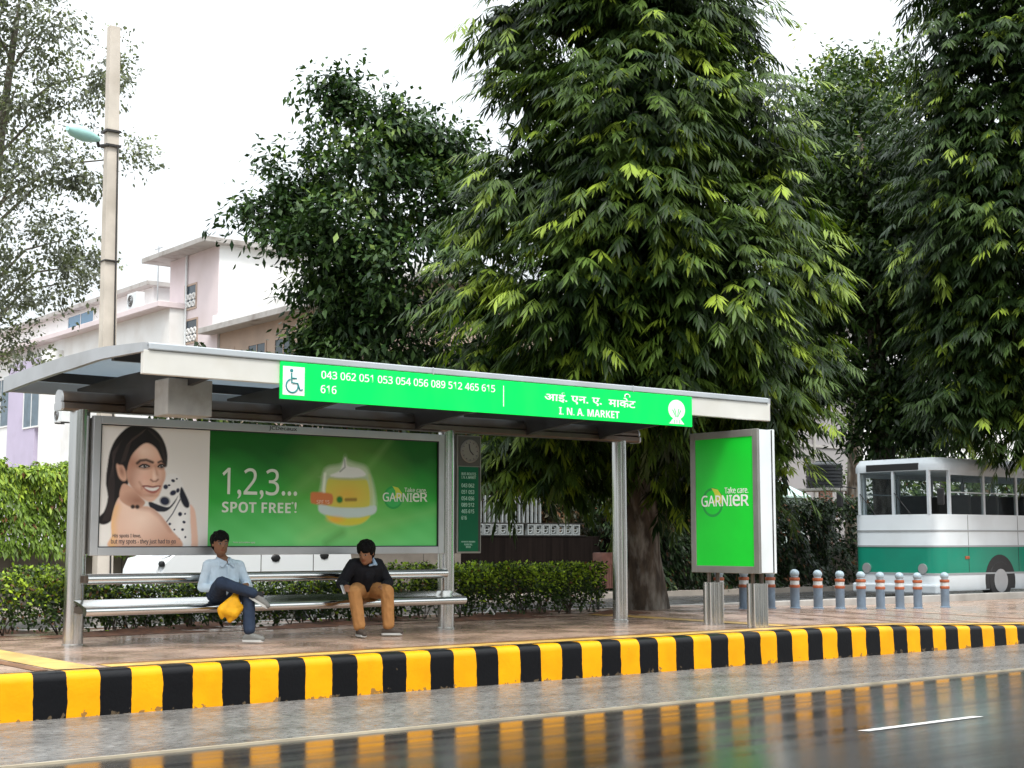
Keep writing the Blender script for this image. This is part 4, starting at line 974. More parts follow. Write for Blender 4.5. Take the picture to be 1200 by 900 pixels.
# hedges
def hedge(name, x0, x1, y0, y1, z0, z1, n, label, pal, leaf=(.065, .036), cat='hedge', stems=True, top_young_lit=.6, group='clipped hedges', hang=0., wob=.06, gaps=0.):
    root = thing(name, ((x0+x1)/2, (y0+y1)/2, z0 if stems else z0), label, cat, group)
    u = RNG.random((n, 3)); f = RNG.random(n)
    x = x0+u[:, 0]*(x1-x0); y = y0+u[:, 1]*(y1-y0); z = z0+u[:, 2]**.8*(z1-z0)
    sh_ = .02+.18*RNG.random(n)**2.2
    fr_ = f < .5; y[fr_] = y0+sh_[fr_]; tp = (f >= .5) & (f < .82); z[tp] = z1-sh_[tp]*.7
    en = (f >= .82) & (f < .86); x[en] = np.where(RNG.random(en.sum()) < .5, x0+sh_[en], x1-sh_[en])
    bulge = wob*(np.sin(x*2.9+z*3)+np.sin(x*6.1+1+z*5)*.6+np.sin(x*11.3)*.35+np.sin(x*17+z*9)*.25)
    y -= bulge*np.where(fr_, 1., .4); hrel = (z-z0)/(z1-z0)
    z += hrel*wob*.9*(np.sin(x*3.7+y*2)+.7*np.sin(x*8.3+y*5)+.4*np.sin(x*19))
    if stems:                                             # thin at the foot so stems and the far side show
        thin = RNG.random(n) < np.clip((hrel-.04)/.35, .10, 1); x, y, z, hrel, fr_, tp = (q[thin] for q in (x, y, z, hrel, fr_, tp))
    n = len(x); P = np.stack([x, y, z], 1)
    outn = np.stack([np.zeros(n), -1.*fr_-.2, np.where(tp, 1., .25-hang)], 1)
    D = outn*.6+RNG.normal(size=(n, 3))*.7+np.array([0, 0, -hang]); U_ = outn+np.array([0, -.2, .6])+RNG.normal(size=(n, 3))*.4
    dk, md, yg = (np.array(q) for q in pal); t = RNG.random((n, 1))
    col = dk+(md-dk)*t; yo = RNG.random(n) < .06+top_young_lit*np.clip((hrel-.42)/.40, 0, 1); col = np.where(yo[:, None], md+(yg-md)*RNG.random((n, 1)), col)  # young leaves thicken towards the top; their pale tone also paints toplight
    dry = RNG.random(n) < .03; col[dry] = np.array([.16, .07, .03])
    L = leaf[0]*RNG.uniform(.7, 1.3, n)
    V, T, C = leaf_geo(P, D, U_, L, L*leaf[1]/leaf[0], .2+hang, col, True)
    raw_mesh('foliage', V, T, C, M['leaf'], root)
    if stems:
        g = MB(); k = int((x1-x0)*9)
        for i in range(k):
            bx_ = random.uniform(x0+.05, x1-.05); by = random.uniform(y0+.15, y1-.1)
            zz = z0
            for q in range(random.choice((2, 3))):
                tx = bx_+random.uniform(-.28, .28); ty = by+random.uniform(-.2, .2)
                g.tube([(bx_, by, zz-.02), ((bx_+tx)/2+random.uniform(-.05, .05), (by+ty)/2, zz+(z1-z0)*.3), (tx, ty, zz+(z1-z0)*.65)], [.011, .008, .005], 5, cap=False)
        g.build('stems', M['bark'], root)
    return root
HP = ((.012, .024, .007), (.050, .090, .016), (.42, .58, .035))  # young tone lifted beyond leaf colour so the hedge tops look lit
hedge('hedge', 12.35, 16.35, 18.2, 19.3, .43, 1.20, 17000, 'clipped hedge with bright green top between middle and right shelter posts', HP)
hedge('hedge', 7.15, 12.30, 18.25, 19.3, .43, 1.0, 15000, 'clipped hedge seen behind the bench and the seated men', HP, top_young_lit=.22)
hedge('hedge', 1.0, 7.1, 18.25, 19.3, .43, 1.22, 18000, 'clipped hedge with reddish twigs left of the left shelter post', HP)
CP = ((.06, .10, .014), (.18, .285, .035), (.38, .49, .05))
hedge('creeper', 2.0, 16.5, 27.55, 28.9, 1.35, 3.05, 62000, 'tall bright green creeper spilling over the stone wall at far left', CP, (.105, .055), 'creeper', False, .5, 'wall greenery', .45, .10)
DP = ((.008, .018, .006), (.02, .040, .012), (.06, .10, .02))
hedge('dark_hedge', 25.0, 33.2, 27.2, 28.9, .3, 2.6, 22000, 'dark overgrown hedge behind the advertising lightbox', DP, (.14, .07), 'hedge', False, .12, 'wall greenery', .3, .16)
hedge('dark_hedge', 33.2, 52, 27.6, 28.9, .3, 2.75, 26000, 'dark overgrown hedge running along behind the bus', DP, (.15, .075), 'hedge', False, .4, 'wall greenery', .2, .16)
hedge('leafy_shrub', 44.5, 58, 33, 36, 1.0, 4.6, 14000, 'pale green shrubs seen above the hedge through the bus windows', ((.03, .06, .02), (.08, .13, .035), (.2, .26, .05)), (.22, .11), 'shrub', False, .4, 'wall greenery', .2, .35)
hedge('tall_shrub', 14.5, 30.5, 30.2, 33.0, .3, 6.0, 42000, 'tall dark shrubbery behind the white picket fence by the timetable board', ((.010, .022, .006), (.03, .055, .014), (.13, .18, .03)), (.20, .10), 'shrub', False, .3, 'wall greenery', .45, .12)
hedge('reddish_shrub', 22.2, 26.5, 29.2, 31, .3, 3.3, 10000, 'shrub with reddish leaves behind the white block railing', ((.02, .03, .012), (.06, .05, .022), (.20, .10, .05)), (.15, .075), 'shrub', False, .3, 'wall greenery', .3, .3)

# ------------------------------------------------------------------ boundary wall, picket fence
M['stone'] = mat_brick('stone_panel', (.17, .145, .12), (.20, .17, .14), (.07, .06, .05), 1.0, 1.5, .8, .8, .012, 'xz', var=.25)
M['shadewall'] = mat('shade_darkened_boards', (.010, .007, .006), .9, 0, spec=.08, var=.4, vscale=2, stretch=(9, 1, .3))  # deep shade under the trees is put into this near-black brown
wl = thing('boundary_wall', (8, 28.6, .33), 'long grey-brown stone panel wall under the creeper on the left', 'wall')
g = MB(); g.box(-40, 20.6, 28.2, 28.45, .33, 1.42, .01); g.build('wall', M['stone'], wl)
g = MB(); g.box(-40, 20.6, 28.15, 28.5, 1.42, 1.5, .01); g.build('coping', M['concrete'], wl)
w2 = thing('board_wall', (22.8, 28.6, .33), 'brown wall with shade-darkened colour beneath the white block railing', 'wall')
g = MB(); g.box(20.6, 27.5, 28.2, 28.45, .33, 1.74, .01); g.build('wall', M['shadewall'], w2)
w3 = thing('boundary_wall', (38, 28.6, .33), 'dark stone wall behind the bollards and tree trunk at right', 'wall')
g = MB(); g.box(27.5, 70, 29.0, 29.3, .33, 1.5, .01); g.build('wall', M['stone'], w3)
pf = thing('picket_fence', (22.7, 28.3, 1.74), 'white picket railing over patterned concrete blocks on the dark wall', 'fence')
M['fence_white'] = mat('dull_white_concrete', (.26, .28, .28), .7, 0, var=.2, vscale=6, dirt=(.2, .2, .18), damt=.6, dscale=3)
xx = 21.05
for i in range(13):
    if i == 6: xx += .12
    g = MB(); s = .232; yv = 28.2
    g.box(xx, xx+s, yv, yv+.12, 1.77, 1.80); g.box(xx, xx+s, yv, yv+.12, 2.01, 2.04); g.box(xx, xx+.035, yv, yv+.12, 1.80, 2.01); g.box(xx+s-.035, xx+s, yv, yv+.12, 1.80, 2.01)
    cx_, cz_ = xx+s/2, 1.905
    g.tube([(cx_+.07*math.cos(t), yv+.05, cz_+.085*math.sin(t)) for t in np.linspace(0, 2*PI, 13)], .02, 6, cap=False)
    g.box(cx_-.075, cx_+.075, yv+.03, yv+.07, cz_-.014, cz_+.014, rz=0)
    g.build('pattern_block', M['fence_white'], pf); xx += .25
g = MB(); g.box(20.9, 24.6, 28.18, 28.34, 1.742, 1.768); g.box(20.9, 24.6, 28.2, 28.32, 2.042, 2.075); g.box(20.9, 23.2, 28.24, 28.28, 2.62, 2.66)
g.build('rail', M['dark'], pf)
g = MB()
for k in range(17):
    x = 20.95+k*.135
    g.box(x-.022, x+.022, 28.23, 28.29, 2.076, 2.74)
g.build('pickets', M['fence_white'], pf)

# ------------------------------------------------------------------ buildings on the left
def window(name, parent, xface, y0, y1, z0, z1, m, frame=None, depth=.12, grille=False, out_=-1):
    """window set into a wall facing -x"""
    g = MB(); t = .07
    g.box(xface-.03, xface+depth, y0, y0+t, z0, z1); g.box(xface-.03, xface+depth, y1-t, y1, z0, z1); g.box(xface-.03, xface+depth, y0+t, y1-t, z0, z0+t); g.box(xface-.03, xface+depth, y0+t, y1-t, z1-t, z1)
    f = g.build(name, frame or M['plaster_white'], parent)
    g = MB(); g.box(xface-.008, xface+.02, y0+t, y1-t, z0+t, z1-t); g.build('pane', m, f)
    if grille:
        g = MB(); ny, nz = 3, 3
        for i in range(ny):
            for j in range(nz):
                yc = y0+t+(i+.5)*(y1-y0-2*t)/ny; zc = z0+t+(j+.5)*(z1-z0-2*t)/nz
                if j < 2: g.tube([(xface-.02, yc+.1*math.cos(a), zc+.1*math.sin(a)) for a in np.linspace(0, 2*PI, 9)], .04, 5, cap=False)
        g.build('grille', M['plaster_white'], f)
    else:
        g = MB(); g.box(xface-.025, xface-.009, (y0+y1)/2-.025, (y0+y1)/2+.025, z0+t, z1-t); g.build('mullion', frame or M['plaster_white'], f)
    return f
XA = 23.26; YA = 46.77; ZA = 12.3
YB = W(200, 300, X=XA).y
tw = thing('stair_tower', (XA+1, YA+1, -.3), 'pale pink stair tower with flat overhanging roof slab above the shelter', 'building', 'left buildings')
g = MB(); g.box(XA+.02, XA+6.5, YA, YB, -.3, ZA); g.build('side_wall', M['plaster_white'], tw)
g = MB(); g.box(XA, XA+.02, YA+.003, YB-.003, -.3, ZA-.003); g.build('wall', M['plaster_pink'], tw)
g = MB(); g.box(XA-.75, XA+6.9, YA-.35, YB+1.0, ZA, ZA+.2, .02); g.build('roof', M['slab'], tw)
for ya, yb in ((218, 337), (219, 377)):
    p = W(ya-1, yb-2, X=XA); q = W(ya+12.5, yb+24, X=XA); window('window', tw, XA, q.y, p.y, q.z, p.z, M['pane'], M['plaster_tan'], .04, True)
g = MB(); p = W(219, 300, X=XA-.06); g.tube([(XA-.06, p.y, 0), (XA-.06, p.y, ZA+.2)], .045, 8); g.build('drain_pipe', M['alu_white'], tw)
XB = 23.35; p0 = W(236, 388, X=22.9); p1 = W(350, 368, X=22.9)
bw_ = thing('flat_roofed_wing', (XB+4, (p0.y+p1.y)/2, -.3), 'tan building wing with overhanging slab and windows, right of the stair tower', 'building', 'left buildings')
ZB = (p0.z+p1.z)/2
g = MB(); g.box(XB, XB+9, p1.y-7, YA-.02, -.3, ZB); g.build('wall', M['plaster_tan'], bw_)
g = MB(); g.box(22.75, XB+9.4, p1.y-7.4, p0.y, ZB, ZB+.22, .02); g.build('roof', M['slab'], bw_)
g = MB(); g.box(23.0, 23.2, p1.y-7, YA-.1, ZB+.22, ZB+.62, .02); g.build('parapet', M['plaster_white'], bw_)
for xa, xb in ((256, 275), (291, 312), (322, 343), (356, 384)):
    p, q = W(xa, 401, X=XB), W(xb, 425, X=XB); window('window', bw_, XB, q.y, p.y, ZB-1.55, ZB-.62, M['pane'], M['plaster_tan'])
XC = 22.6; cy0 = W(198, 400, X=XC).y
cw = thing('white_house', (XC+4, cy0+8, -.3), 'white house with lilac pier and shuttered windows behind the creeper at left', 'building', 'left buildings')
zt = W(120, 384, X=XC).z
g = MB(); g.box(XC, XC+10, cy0, cy0+24, -.3, zt); g.build('wall', M['plaster_white'], cw)
g = MB(); g.box(XC-.5, XC+10.4, cy0-.1, cy0+24.2, zt, zt+.22, .02); g.build('ledge', M['plaster_pink'], cw)
za = W(95, 364, X=XC+1.2).z
g = MB(); g.box(XC+1.2, XC+9, cy0+4.2, cy0+24, zt+.22, za); g.build('upper_storey', M['plaster_white'], cw)
g = MB(); g.box(XC+.8, XC+9.3, cy0+3.9, cy0+24.2, za, za+.2, .02); g.build('roof', M['slab'], cw)
p, q = W(80, 371, X=XC+1.2), W(110, 389, X=XC+1.2); window('window', cw, XC+1.2, q.y, p.y, q.z, p.z, mat('blue_pane', (.10, .22, .34), .1))
p, q = W(14, 455, X=XC-.15), W(46, 455, X=XC-.15); g = MB(); g.box(XC-.3, XC, q.y, p.y, -.3, zt-.6); g.build('pier', M['plaster_lilac'], cw)
for xa, xb, m_ in ((-8, 11, -.0), (29, 46, -.3)):
    p, q = W(xa, 447, X=XC+m_), W(xb, 500, X=XC+m_); window('shutter_window', cw, XC+m_-.01, q.y, p.y, q.z, p.z, M['shutter'])
p = W(60, 500, X=XC-.2); g = MB(); g.tube([(XC-.1, p.y, -.3), (XC-.1, p.y, zt-.5)], .62, 20); g.build('column', M['plaster_white'], cw, 40)
def ac(loc, label):
    a = thing('air_conditioner', loc, label, 'air conditioner', 'outdoor air conditioners'); x, y, z = loc
    g = MB(); g.box(x-.17, x+.17, y-.45, y+.45, z, z+.62, .02); b = g.build('casing', M['alu_white'], a)
    g = MB(); g.tube([(x-.172, y+.12, z+.31), (x-.185, y+.12, z+.31)], .24, 20); f = g.build('fan_grille', M['dark'], a)
    g = MB()
    for r_ in (.08, .15, .22): g.tube([(x-.19, y+.12+r_*math.cos(t), z+.31+r_*math.sin(t)) for t in np.linspace(0, 2*PI, 15)], .008, 4, cap=False)
    g.build('guard', M['alu'], f)
    g = MB(); g.box(x-.15, x+.25, y-.35, y-.31, z-.05, z-.002); g.box(x-.15, x+.25, y+.31, y+.35, z-.05, z-.002); g.build('bracket', M['dark'], a)
p = W(158, 392, X=XC-.2); ac((XC-.2, p.y, zt+.27), 'white air conditioner on the ledge left of the stair tower')
p = W(72, 495, X=XC-.95); ac((XC-.95, p.y, p.z), 'white air conditioner on the wall just left of the left shelter post')
# antenna masts
an = W(184, 370, X=23.6); g = MB(); g.tube([(23.6, an.y, zt+.1), (23.6, an.y, zt+3.0)], .03, 6); g.box(23.58, 23.62, an.y-.35, an.y+.35, zt+2.9, zt+2.93); t_ = g.build('antenna_mast', M['alu'])
tag(t_, 'thin metal antenna mast on the roof left of the stair tower', 'antenna')

# ------------------------------------------------------------------ buildings on the right
p0, p1 = W(860, 560, Y=42), W(1003, 560, Y=42)
gb = thing('grey_house', ((p0.x+p1.x)/2, 45, -.3), 'grey plastered house behind the black water tank', 'building', 'right buildings')
g = MB(); g.box(p0.x-6, p1.x, 42, 52, -.3, W(950, 455, Y=42).z); g.build('wall', M['plaster_grey'], gb)
g = MB(); g.box(p0.x-6, p1.x+.2, 41.7, 52.2, W(950, 455, Y=42).z, W(950, 455, Y=42).z+.3, .02); g.box(p0.x-6, p1.x-.001, 41.94, 42, W(950, 524, Y=42).z, W(950, 521, Y=42).z); g.build('roof', M['slab'], gb)
q0 = W(952, 500, Y=42); g = MB(); g.tube([(q0.x, 41.9, -.3), (q0.x, 41.9, W(950, 455, Y=42).z)], .06, 8); g.build('drain_pipe', M['concrete'], gb)
for xa, xb in ((925, 945),):
    pass
p0, p1 = W(1004, 560, Y=55), W(1150, 560, Y=55)
wb = thing('white_house', ((p0.x+p1.x)/2, 60, -.3), 'white house glimpsed between tree trunks at right', 'building', 'right buildings')
zq = W(1050, 395, Y=55).z
g = MB(); g.box(p0.x, p1.x+8, 55, 66, -.3, zq); g.build('wall', M['plaster_white'], wb)
g = MB(); g.box(p0.x-.4, p1.x+8.4, 54.6, 66.4, zq, zq+.3, .02); g.build('roof', M['slab'], wb)
for k in range(4):
    x = p0.x+3+k*4.2
    g = MB(); g.box(x, x+1.3, 54.95, 55.05, zq-3.6, zq-2.0); f = g.build('window', M['plaster_white'], wb); g = MB(); g.box(x+.1, x+1.2, 54.93, 54.949, zq-3.5, zq-2.1); g.build('pane', M['pane'], f)
# shed with pale green roof, water tank on brick piers
M['shed_roof'] = mat('pale_green_sheet_roof', (.55, .74, .66), .45, 0, var=.08, vscale=2, stretch=(6, 1, 1), dirt=(.4, .48, .42), damt=.5)
a, b = W(880, 590, Y=33), W(966, 590, Y=33); c = W(966, 557, Y=34.6)
sdh = thing('shed', ((a.x+b.x)/2, 34.5, .3), 'low shed with pale green sloping sheet roof behind the dark hedge', 'shed', 'right buildings')
zr0, zr1 = W(930, 581, Y=33).z, W(930, 556, Y=35.2).z
g = MB(); g.prism([(33, zr0), (33, zr0-.06), (35.2, zr1-.06), (37.4, zr0-.06), (37.4, zr0), (35.2, zr1)], 'x', a.x-2, b.x-.7); g.build('roof', M['shed_roof'], sdh)
g = MB(); g.prism([(33.2, .3), (33.2, zr0-.08), (35.2, zr1-.08), (37.2, zr0-.08), (37.2, .3)], 'x', a.x-1.8, b.x-.8); g.build('wall', mat('pale_shed_wall', (.5, .6, .55), .7, var=.1), sdh)
tx0, tx1 = W(969, 560, Y=34).x, W(997, 560, Y=34).x; tz0, tz1 = W(983, 572, Y=34).z, W(983, 541, Y=34).z; tr_ = (tx1-tx0)/2
tk = thing('water_tank', ((tx0+tx1)/2, 34+tr_, tz0), 'black ribbed plastic water tank on brick piers', 'water tank')
pr = [(.01, 0)]; nrib = 7; hh = tz1-tz0
for k in range(nrib): z_ = hh*.92*k/nrib; pr += [(tr_*.97, z_+.002), (tr_, z_+.02), (tr_, z_+hh*.92/nrib*.7), (tr_*.96, z_+hh*.92/nrib*.8)]
pr += [(tr_*.93, hh*.93), (tr_*.5, hh*1.0), (tr_*.46, hh*1.05), (.01, hh*1.06)]
g = MB(); g.lathe(pr, ((tx0+tx1)/2, 34+tr_, tz0), 28); g.build('tank', mat('black_tank_plastic', (.02, .022, .026), .4), tk, 30)
ps = thing('tank_stand', ((tx0+tx1)/2, 34+tr_, .3), 'brick pier stand carrying the black water tank', 'stand')
g = MB(); g.box(tx0-.2, tx1+.3, 33.85, 34+2*tr_+.15, tz0-.1, tz0-.005, .01); g.build('slab', M['concrete'], ps)
M['brick'] = mat_brick('brick', (.33, .15, .09), (.26, .11, .07), (.3, .27, .24), 1., .25, .08, .85, .01, 'xz')
for xa in (tx0-.15, tx1-.1):
    for ya in (33.9, 34+2*tr_-.2):
        g = MB(); g.box(xa, xa+.32, ya, ya+.3, .3, tz0-.1); g.build('pier', M['brick'], ps)

# ------------------------------------------------------------------ concrete pole with lamp
pp = W(121, 660, Y=27.3); pt = W(133.5, 32, Y=27.3)
ul = thing('street_lamp', (pp.x, 27.3, .33), 'tall pale concrete pole with pale green street lamp at left', 'street lamp')
g = MB(); 
for i in range(1):
    V_ = []
    for z, hw in ((.3, .165), (pt.z, .108)):
        xm = pp.x+(pt.x-pp.x)*(z-.3)/(pt.z-.3)
        V_.append([g.bm.verts.new((xm+sx*hw, 27.3+sy*hw*.8, z)) for sx, sy in ((-1, -1), (1, -1), (1, 1), (-1, 1))])
    for k in range(4): g.bm.faces.new((V_[0][k], V_[0][(k+1) % 4], V_[1][(k+1) % 4], V_[1][k]))
    g.bm.faces.new(V_[0][::-1]); g.bm.faces.new(V_[1])
g.build('pole', M['pole'], ul)
l0, l1 = W(114, 163, Y=27.0), W(79, 150, Y=26.6)
g = MB(); pz = W(130, 172, Y=27.3)
g.tube([(pz.x-.1, 27.2, pz.z), (l0.x+.05, 27.05, l0.z-.12), tuple(l0)], .035, 8)
for py_ in (155, 172): q = W(130, py_, Y=27.3); g.box(q.x-.155, q.x+.155, 27.15, 27.45, q.z-.022, q.z+.022)
g.build('lamp_arm', M['dark'], ul)
g = MB(); ax = (l1-l0); 
g.tube([l0-ax*.05, l0+ax*.15, l0+ax*.45, l0+ax*.8, l0+ax*1.0], [.05, .10, .15, .13, .05], 14)
lh = g.build('lamp_head', mat('pale_aqua_lamp', (.40, .68, .63), .35), ul, 40)
g = MB()
for z in (4.5, 7.2): 
    xm = pp.x+(pt.x-pp.x)*(z-.3)/(pt.z-.3); g.box(xm-.15, xm+.15, 27.15, 27.45, z-.012, z+.012)
g.tube([(pp.x+.10+(pt.x-pp.x)*t, 27.155, .3+(pz.z-.3)*t) for t in (0, .2, .5, .8, 1)], .018, 5)
g.build('cable', M['dark'], ul)

# ------------------------------------------------------------------ white van on the service road
vx0 = W(186, 660, Y=21.3).x; vy0, vy1 = 21.3, 22.75; VZ = .2
van = thing('white_van', (vx0+1.8, 22, VZ), 'white van parked on the service road behind the billboard', 'van')
M['van'] = mat('white_van_paint', (.80, .82, .83), .25, coat=.5)
L_ = W(412, 660, Y=21.3).x - vx0
pf_ = [(0, .35), (0, .95), (.08, 1.14), (.42, 1.22), (.95, 1.86), (1.15, 1.92), (L_-.25, 1.92), (L_-.06, 1.75), (L_, 1.1), (L_, .35)]
def wheel(parent, x, y, r, wd, z0):
    g = MB(); g.tube([(x, y-wd/2, z0+r), (x, y-wd/2+.03, z0+r), (x, y+wd/2-.03, z0+r), (x, y+wd/2, z0+r)], [r*.94, r, r, r*.94], 26); t = g.build('wheel', M['black'], parent, 40)
    g = MB(); g.tube([(x, y-wd/2-.012, z0+r), (x, y-wd/2+.02, z0+r)], r*.58, 20); g.build('rim', M['alu'], t, 40)
g = MB(); g.prism([(vx0+u, VZ+v) for u, v in pf_], 'y', vy0, vy1)
es = [e for e in g.bm.edges if abs(e.verts[0].co.y-e.verts[1].co.y) < 1e-5]
bmesh.ops.bevel(g.bm, geom=es, offset=.07, segments=3, affect='EDGES'); g.build('body', M['van'], van, 30)
for u0, u1, s0 in ((1.05, 1.75, .78), (1.85, 2.75, 1.85), (2.83, L_-.22, 2.83)):
    g = MB(); g.prism([(vx0+s0, VZ+1.25), (vx0+u1, VZ+1.25), (vx0+u1, VZ+1.76), (vx0+u0, VZ+1.76)], 'y', vy0-.006, vy0+.01); g.build('window', M['pane'], van)
g = MB(); g.prism([(vx0+.46, VZ+1.27), (vx0+.92, VZ+1.80), (vx0+.90, VZ+1.82), (vx0+.43, VZ+1.29)], 'y', vy0+.12, vy1-.12); g.build('windscreen', M['pane'], van)
for x in (W(323, 654, Y=21.3), W(380, 651, Y=21.3)):
    g = MB(); g.lathe([(.001, -.09), (.05, -.06), (.065, 0), (.05, .06), (.001, .09)], (0, 0, 0), 12)
    bmesh.ops.transform(g.bm, matrix=Matrix.Translation((x.x, vy0-.005, x.z)) @ Matrix.Diagonal((1, .35, 1, 1)) @ Matrix.Rotation(PI/2, 4, 'Y'), verts=g.bm.verts); g.build('door_handle', M['black'], van, 50)
g = MB(); g.lathe([(.001, -.05), (.04, -.04), (.055, 0), (.04, .04), (.001, .05)], (0, 0, 0), 14); bmesh.ops.transform(g.bm, matrix=Matrix.Translation((vx0+.06, vy0+.02, VZ+1.06)), verts=g.bm.verts); g.build('headlight', M['black'], van, 50)
g = MB(); g.box(vx0-.06, vx0+.3, vy0+.02, vy1-.02, VZ+.30, VZ+.52, .04); g.build('bumper', M['van'], van)
g = MB()
for u in (1.8, 2.79): g.box(vx0+u-.006, vx0+u+.006, vy0-.004, vy0+.004, VZ+.42, VZ+1.25)
g.build('door_seam', M['dark'], van)
for u in (.75, L_-.75): wheel(van, vx0+u, vy0+.08, .29, .18, VZ)

# ------------------------------------------------------------------ bus on the service road
B0, B1, BY0, BY1 = 28.2, 39.8, 20.0, 22.5
bus = thing('bus', (34, 21.2, .2), 'long white and green bus passing behind the row of bollards', 'bus')
M['bus_white'] = mat('white_bus_paint', (.66, .71, .74), .3, coat=.3, var=.04, vscale=1, dirt=(.45, .46, .46), damt=.35)
M['bus_green'] = mat('green_bus_paint', (.004, .22, .14), .3, coat=.3, var=.06, vscale=1, dirt=(.01, .13, .09), damt=.4)
M['bus_grey'] = mat('grey_bus_roof', (.46, .50, .53), .4, var=.06)
def foot(off=0., r=.35):
    P_ = []
    for cx_, cy_, a0_ in ((B1-.12, BY1-.12, 0), (B0+r, BY1-r, PI/2), (B0+r, BY0+r, PI), (B1-.12, BY0+.12, 1.5*PI)):
        rr = r if cx_ < B0+1 else .12
        for t in np.linspace(0, PI/2, 6): P_.append((cx_+(rr+off)*math.cos(a0_+t), cy_+(rr+off)*math.sin(a0_+t)))
    return P_
def loft(levels):
    g = MB(); R_ = [[g.bm.verts.new((x_, y_, z_)) for x_, y_ in foot(off)] for off, z_ in levels]
    for a_, b_ in zip(R_, R_[1:]):
        for k in range(len(a_)): g.bm.faces.new((a_[k], a_[(k+1) % len(a_)], b_[(k+1) % len(b_)], b_[k]))
    g.bm.faces.new(R_[0][::-1]); g.bm.faces.new(R_[-1]); return g
for nm, lv, m_ in (('skirt', [(-.02, .47), (0, .52), (0, .86)], 'bus_white'), ('green_band', [(0, .862), (0, 1.50)], 'bus_green'), ('side_panel', [(0, 1.502), (0, 2.24)], 'bus_white'), ('roof', [(0, 3.26), (0, 3.38), (-.03, 3.46), (-.08, 3.52), (-.10, 3.56)], 'bus_grey')):
    loft(lv).build(nm, M[m_], bus, 35)
g = MB()
for z in (1.50, 1.86, .861): g.prism(foot(.012), 'z', z-.02, z+.02)
g.build('trim_strip', mat('grey_trim', (.35, .37, .38), .4, .3), bus, 40)
for k in range(5):
    g = MB(); xk = B0+1.15+k*2.05; g.box(xk-.006, xk+.006, BY0-.004, BY0+.01, .9, 2.23); g.build('panel_seam', M['dark'], bus)
for zz in (1.2,):
    g = MB(); g.box(B0+1.0, B0+1.16, BY0-.02, BY0+.01, zz, zz+.07, .008); g.build('side_lamp', M['bol_red'], bus)
nw = 8; x = B0+.5; wl_ = (B1-.2-x)/nw
for k in range(nw):
    xa, xb = x+k*wl_, x+(k+1)*wl_
    for yv in (BY0, BY1):
        s_ = 1 if yv == BY0 else -1
        g = MB(); g.box(xa-.035, xa+.035, yv+s_*.005, yv+s_*.07, 2.24, 3.26); g.box(xa+.035, xb-.035, yv+s_*.015, yv+s_*.06, 3.16, 3.26); g.box(xa+.035, xb-.035, yv+s_*.015, yv+s_*.06, 2.74, 2.765); f = g.build('window', M['bus_grey'], bus)
        g = MB(); g.box(xa+.035, xb-.035, yv+s_*.03, yv+s_*.04, 2.24, 3.16); g.build('pane', M['glass'], f)
g = MB(); g.prism([(B0+.02, BY0+.3), (B0+.02, BY1-.3), (B0+.035, BY1-.3), (B0+.035, BY0+.3)], 'z', 1.95, 3.26); g.build('windscreen', M['glass'], bus)
g = MB()
for y in (BY0+.26, BY1-.26, (BY0+BY1)/2): g.box(B0+.0, B0+.08, y-.03, y+.03, 2.24, 3.26)
g.build('front_pillar', M['bus_grey'], bus)
for y in (BY0+.45, BY1-.45):
    g = MB(); g.tube([(B0-.03, y, .98), (B0+.05, y, .98)], .12, 18); g.build('headlight', M['alu'], bus, 40)
g = MB(); g.box(B0-.08, B0+.3, BY0+.05, BY1-.05, .40, .62, .04); g.build('bumper', M['bus_grey'], bus)
for u in (2.4, 8.4):
    wheel(bus, B0+u, BY0+.12, .48, .26, .2)
    g = MB(); g.prism([(B0+u+.62*math.cos(t), .68+.62*math.sin(t)) for t in np.linspace(-.3, PI+.3, 18)], 'y', BY0-.004, BY0+.03); g.build('wheel_arch', M['black'], bus)
g = MB(); g.box(B0-.015, B0+.02, BY0+.5, BY1-.5, 3.28, 3.44, .01); g.build('destination_board', M['black'], bus)
for y, s_ in ((BY0-.02, -1), (BY1+.02, 1)):
    g = MB(); g.tube([(B0+.25, y-.0*s_, 2.9), (B0-.12, y+.16*s_, 2.95), (B0-.14, y+.18*s_, 2.8)], .015, 6); g.box(B0-.18, B0-.12, y+.18*s_-.09, y+.18*s_+.09, 2.45, 2.82, .02); g.build('mirror', M['black'], bus)
for y in (BY0+.75, BY1-.75):
    g = MB(); g.tube([(B0-.01, y, 2.25), (B0-.01, y+.45, 2.75)], .012, 5); g.build('wiper', M['black'], bus)
for k in range(8):
    xs_ = B0+1.6+k*1.15
    for ya in (BY0+.25, BY1-1.15):
        g = MB(); g.box(xs_, xs_+.10, ya, ya+.9, 2.2, 2.72, .03); g.build('seat_back', M['dark'], bus)

# ------------------------------------------------------------------ unseen tree row added behind the camera to block low front sky
fs = []
for k in range(16): fs.append(((-50+k*8.5+random.uniform(-2, 2), -26+random.uniform(-3, 3), random.uniform(4, 9)), random.uniform(4.2, 6.0)))
Q = np.concatenate([np.array(c)+rsphere(900)*r*RNG.random((900, 1))**.3 for c, r in fs]); nq = len(Q)
V, T, C = leaf_geo(Q, rsphere(nq), rsphere(nq), np.full(nq, .95), np.full(nq, .5), .3, np.tile(np.array((.03, .055, .016)), (nq, 1))*RNG.uniform(.6, 1.3, (nq, 1)), True)
tag(raw_mesh('sky_blocker_trees', V, T, C, M['leaf']), kind='stuff')

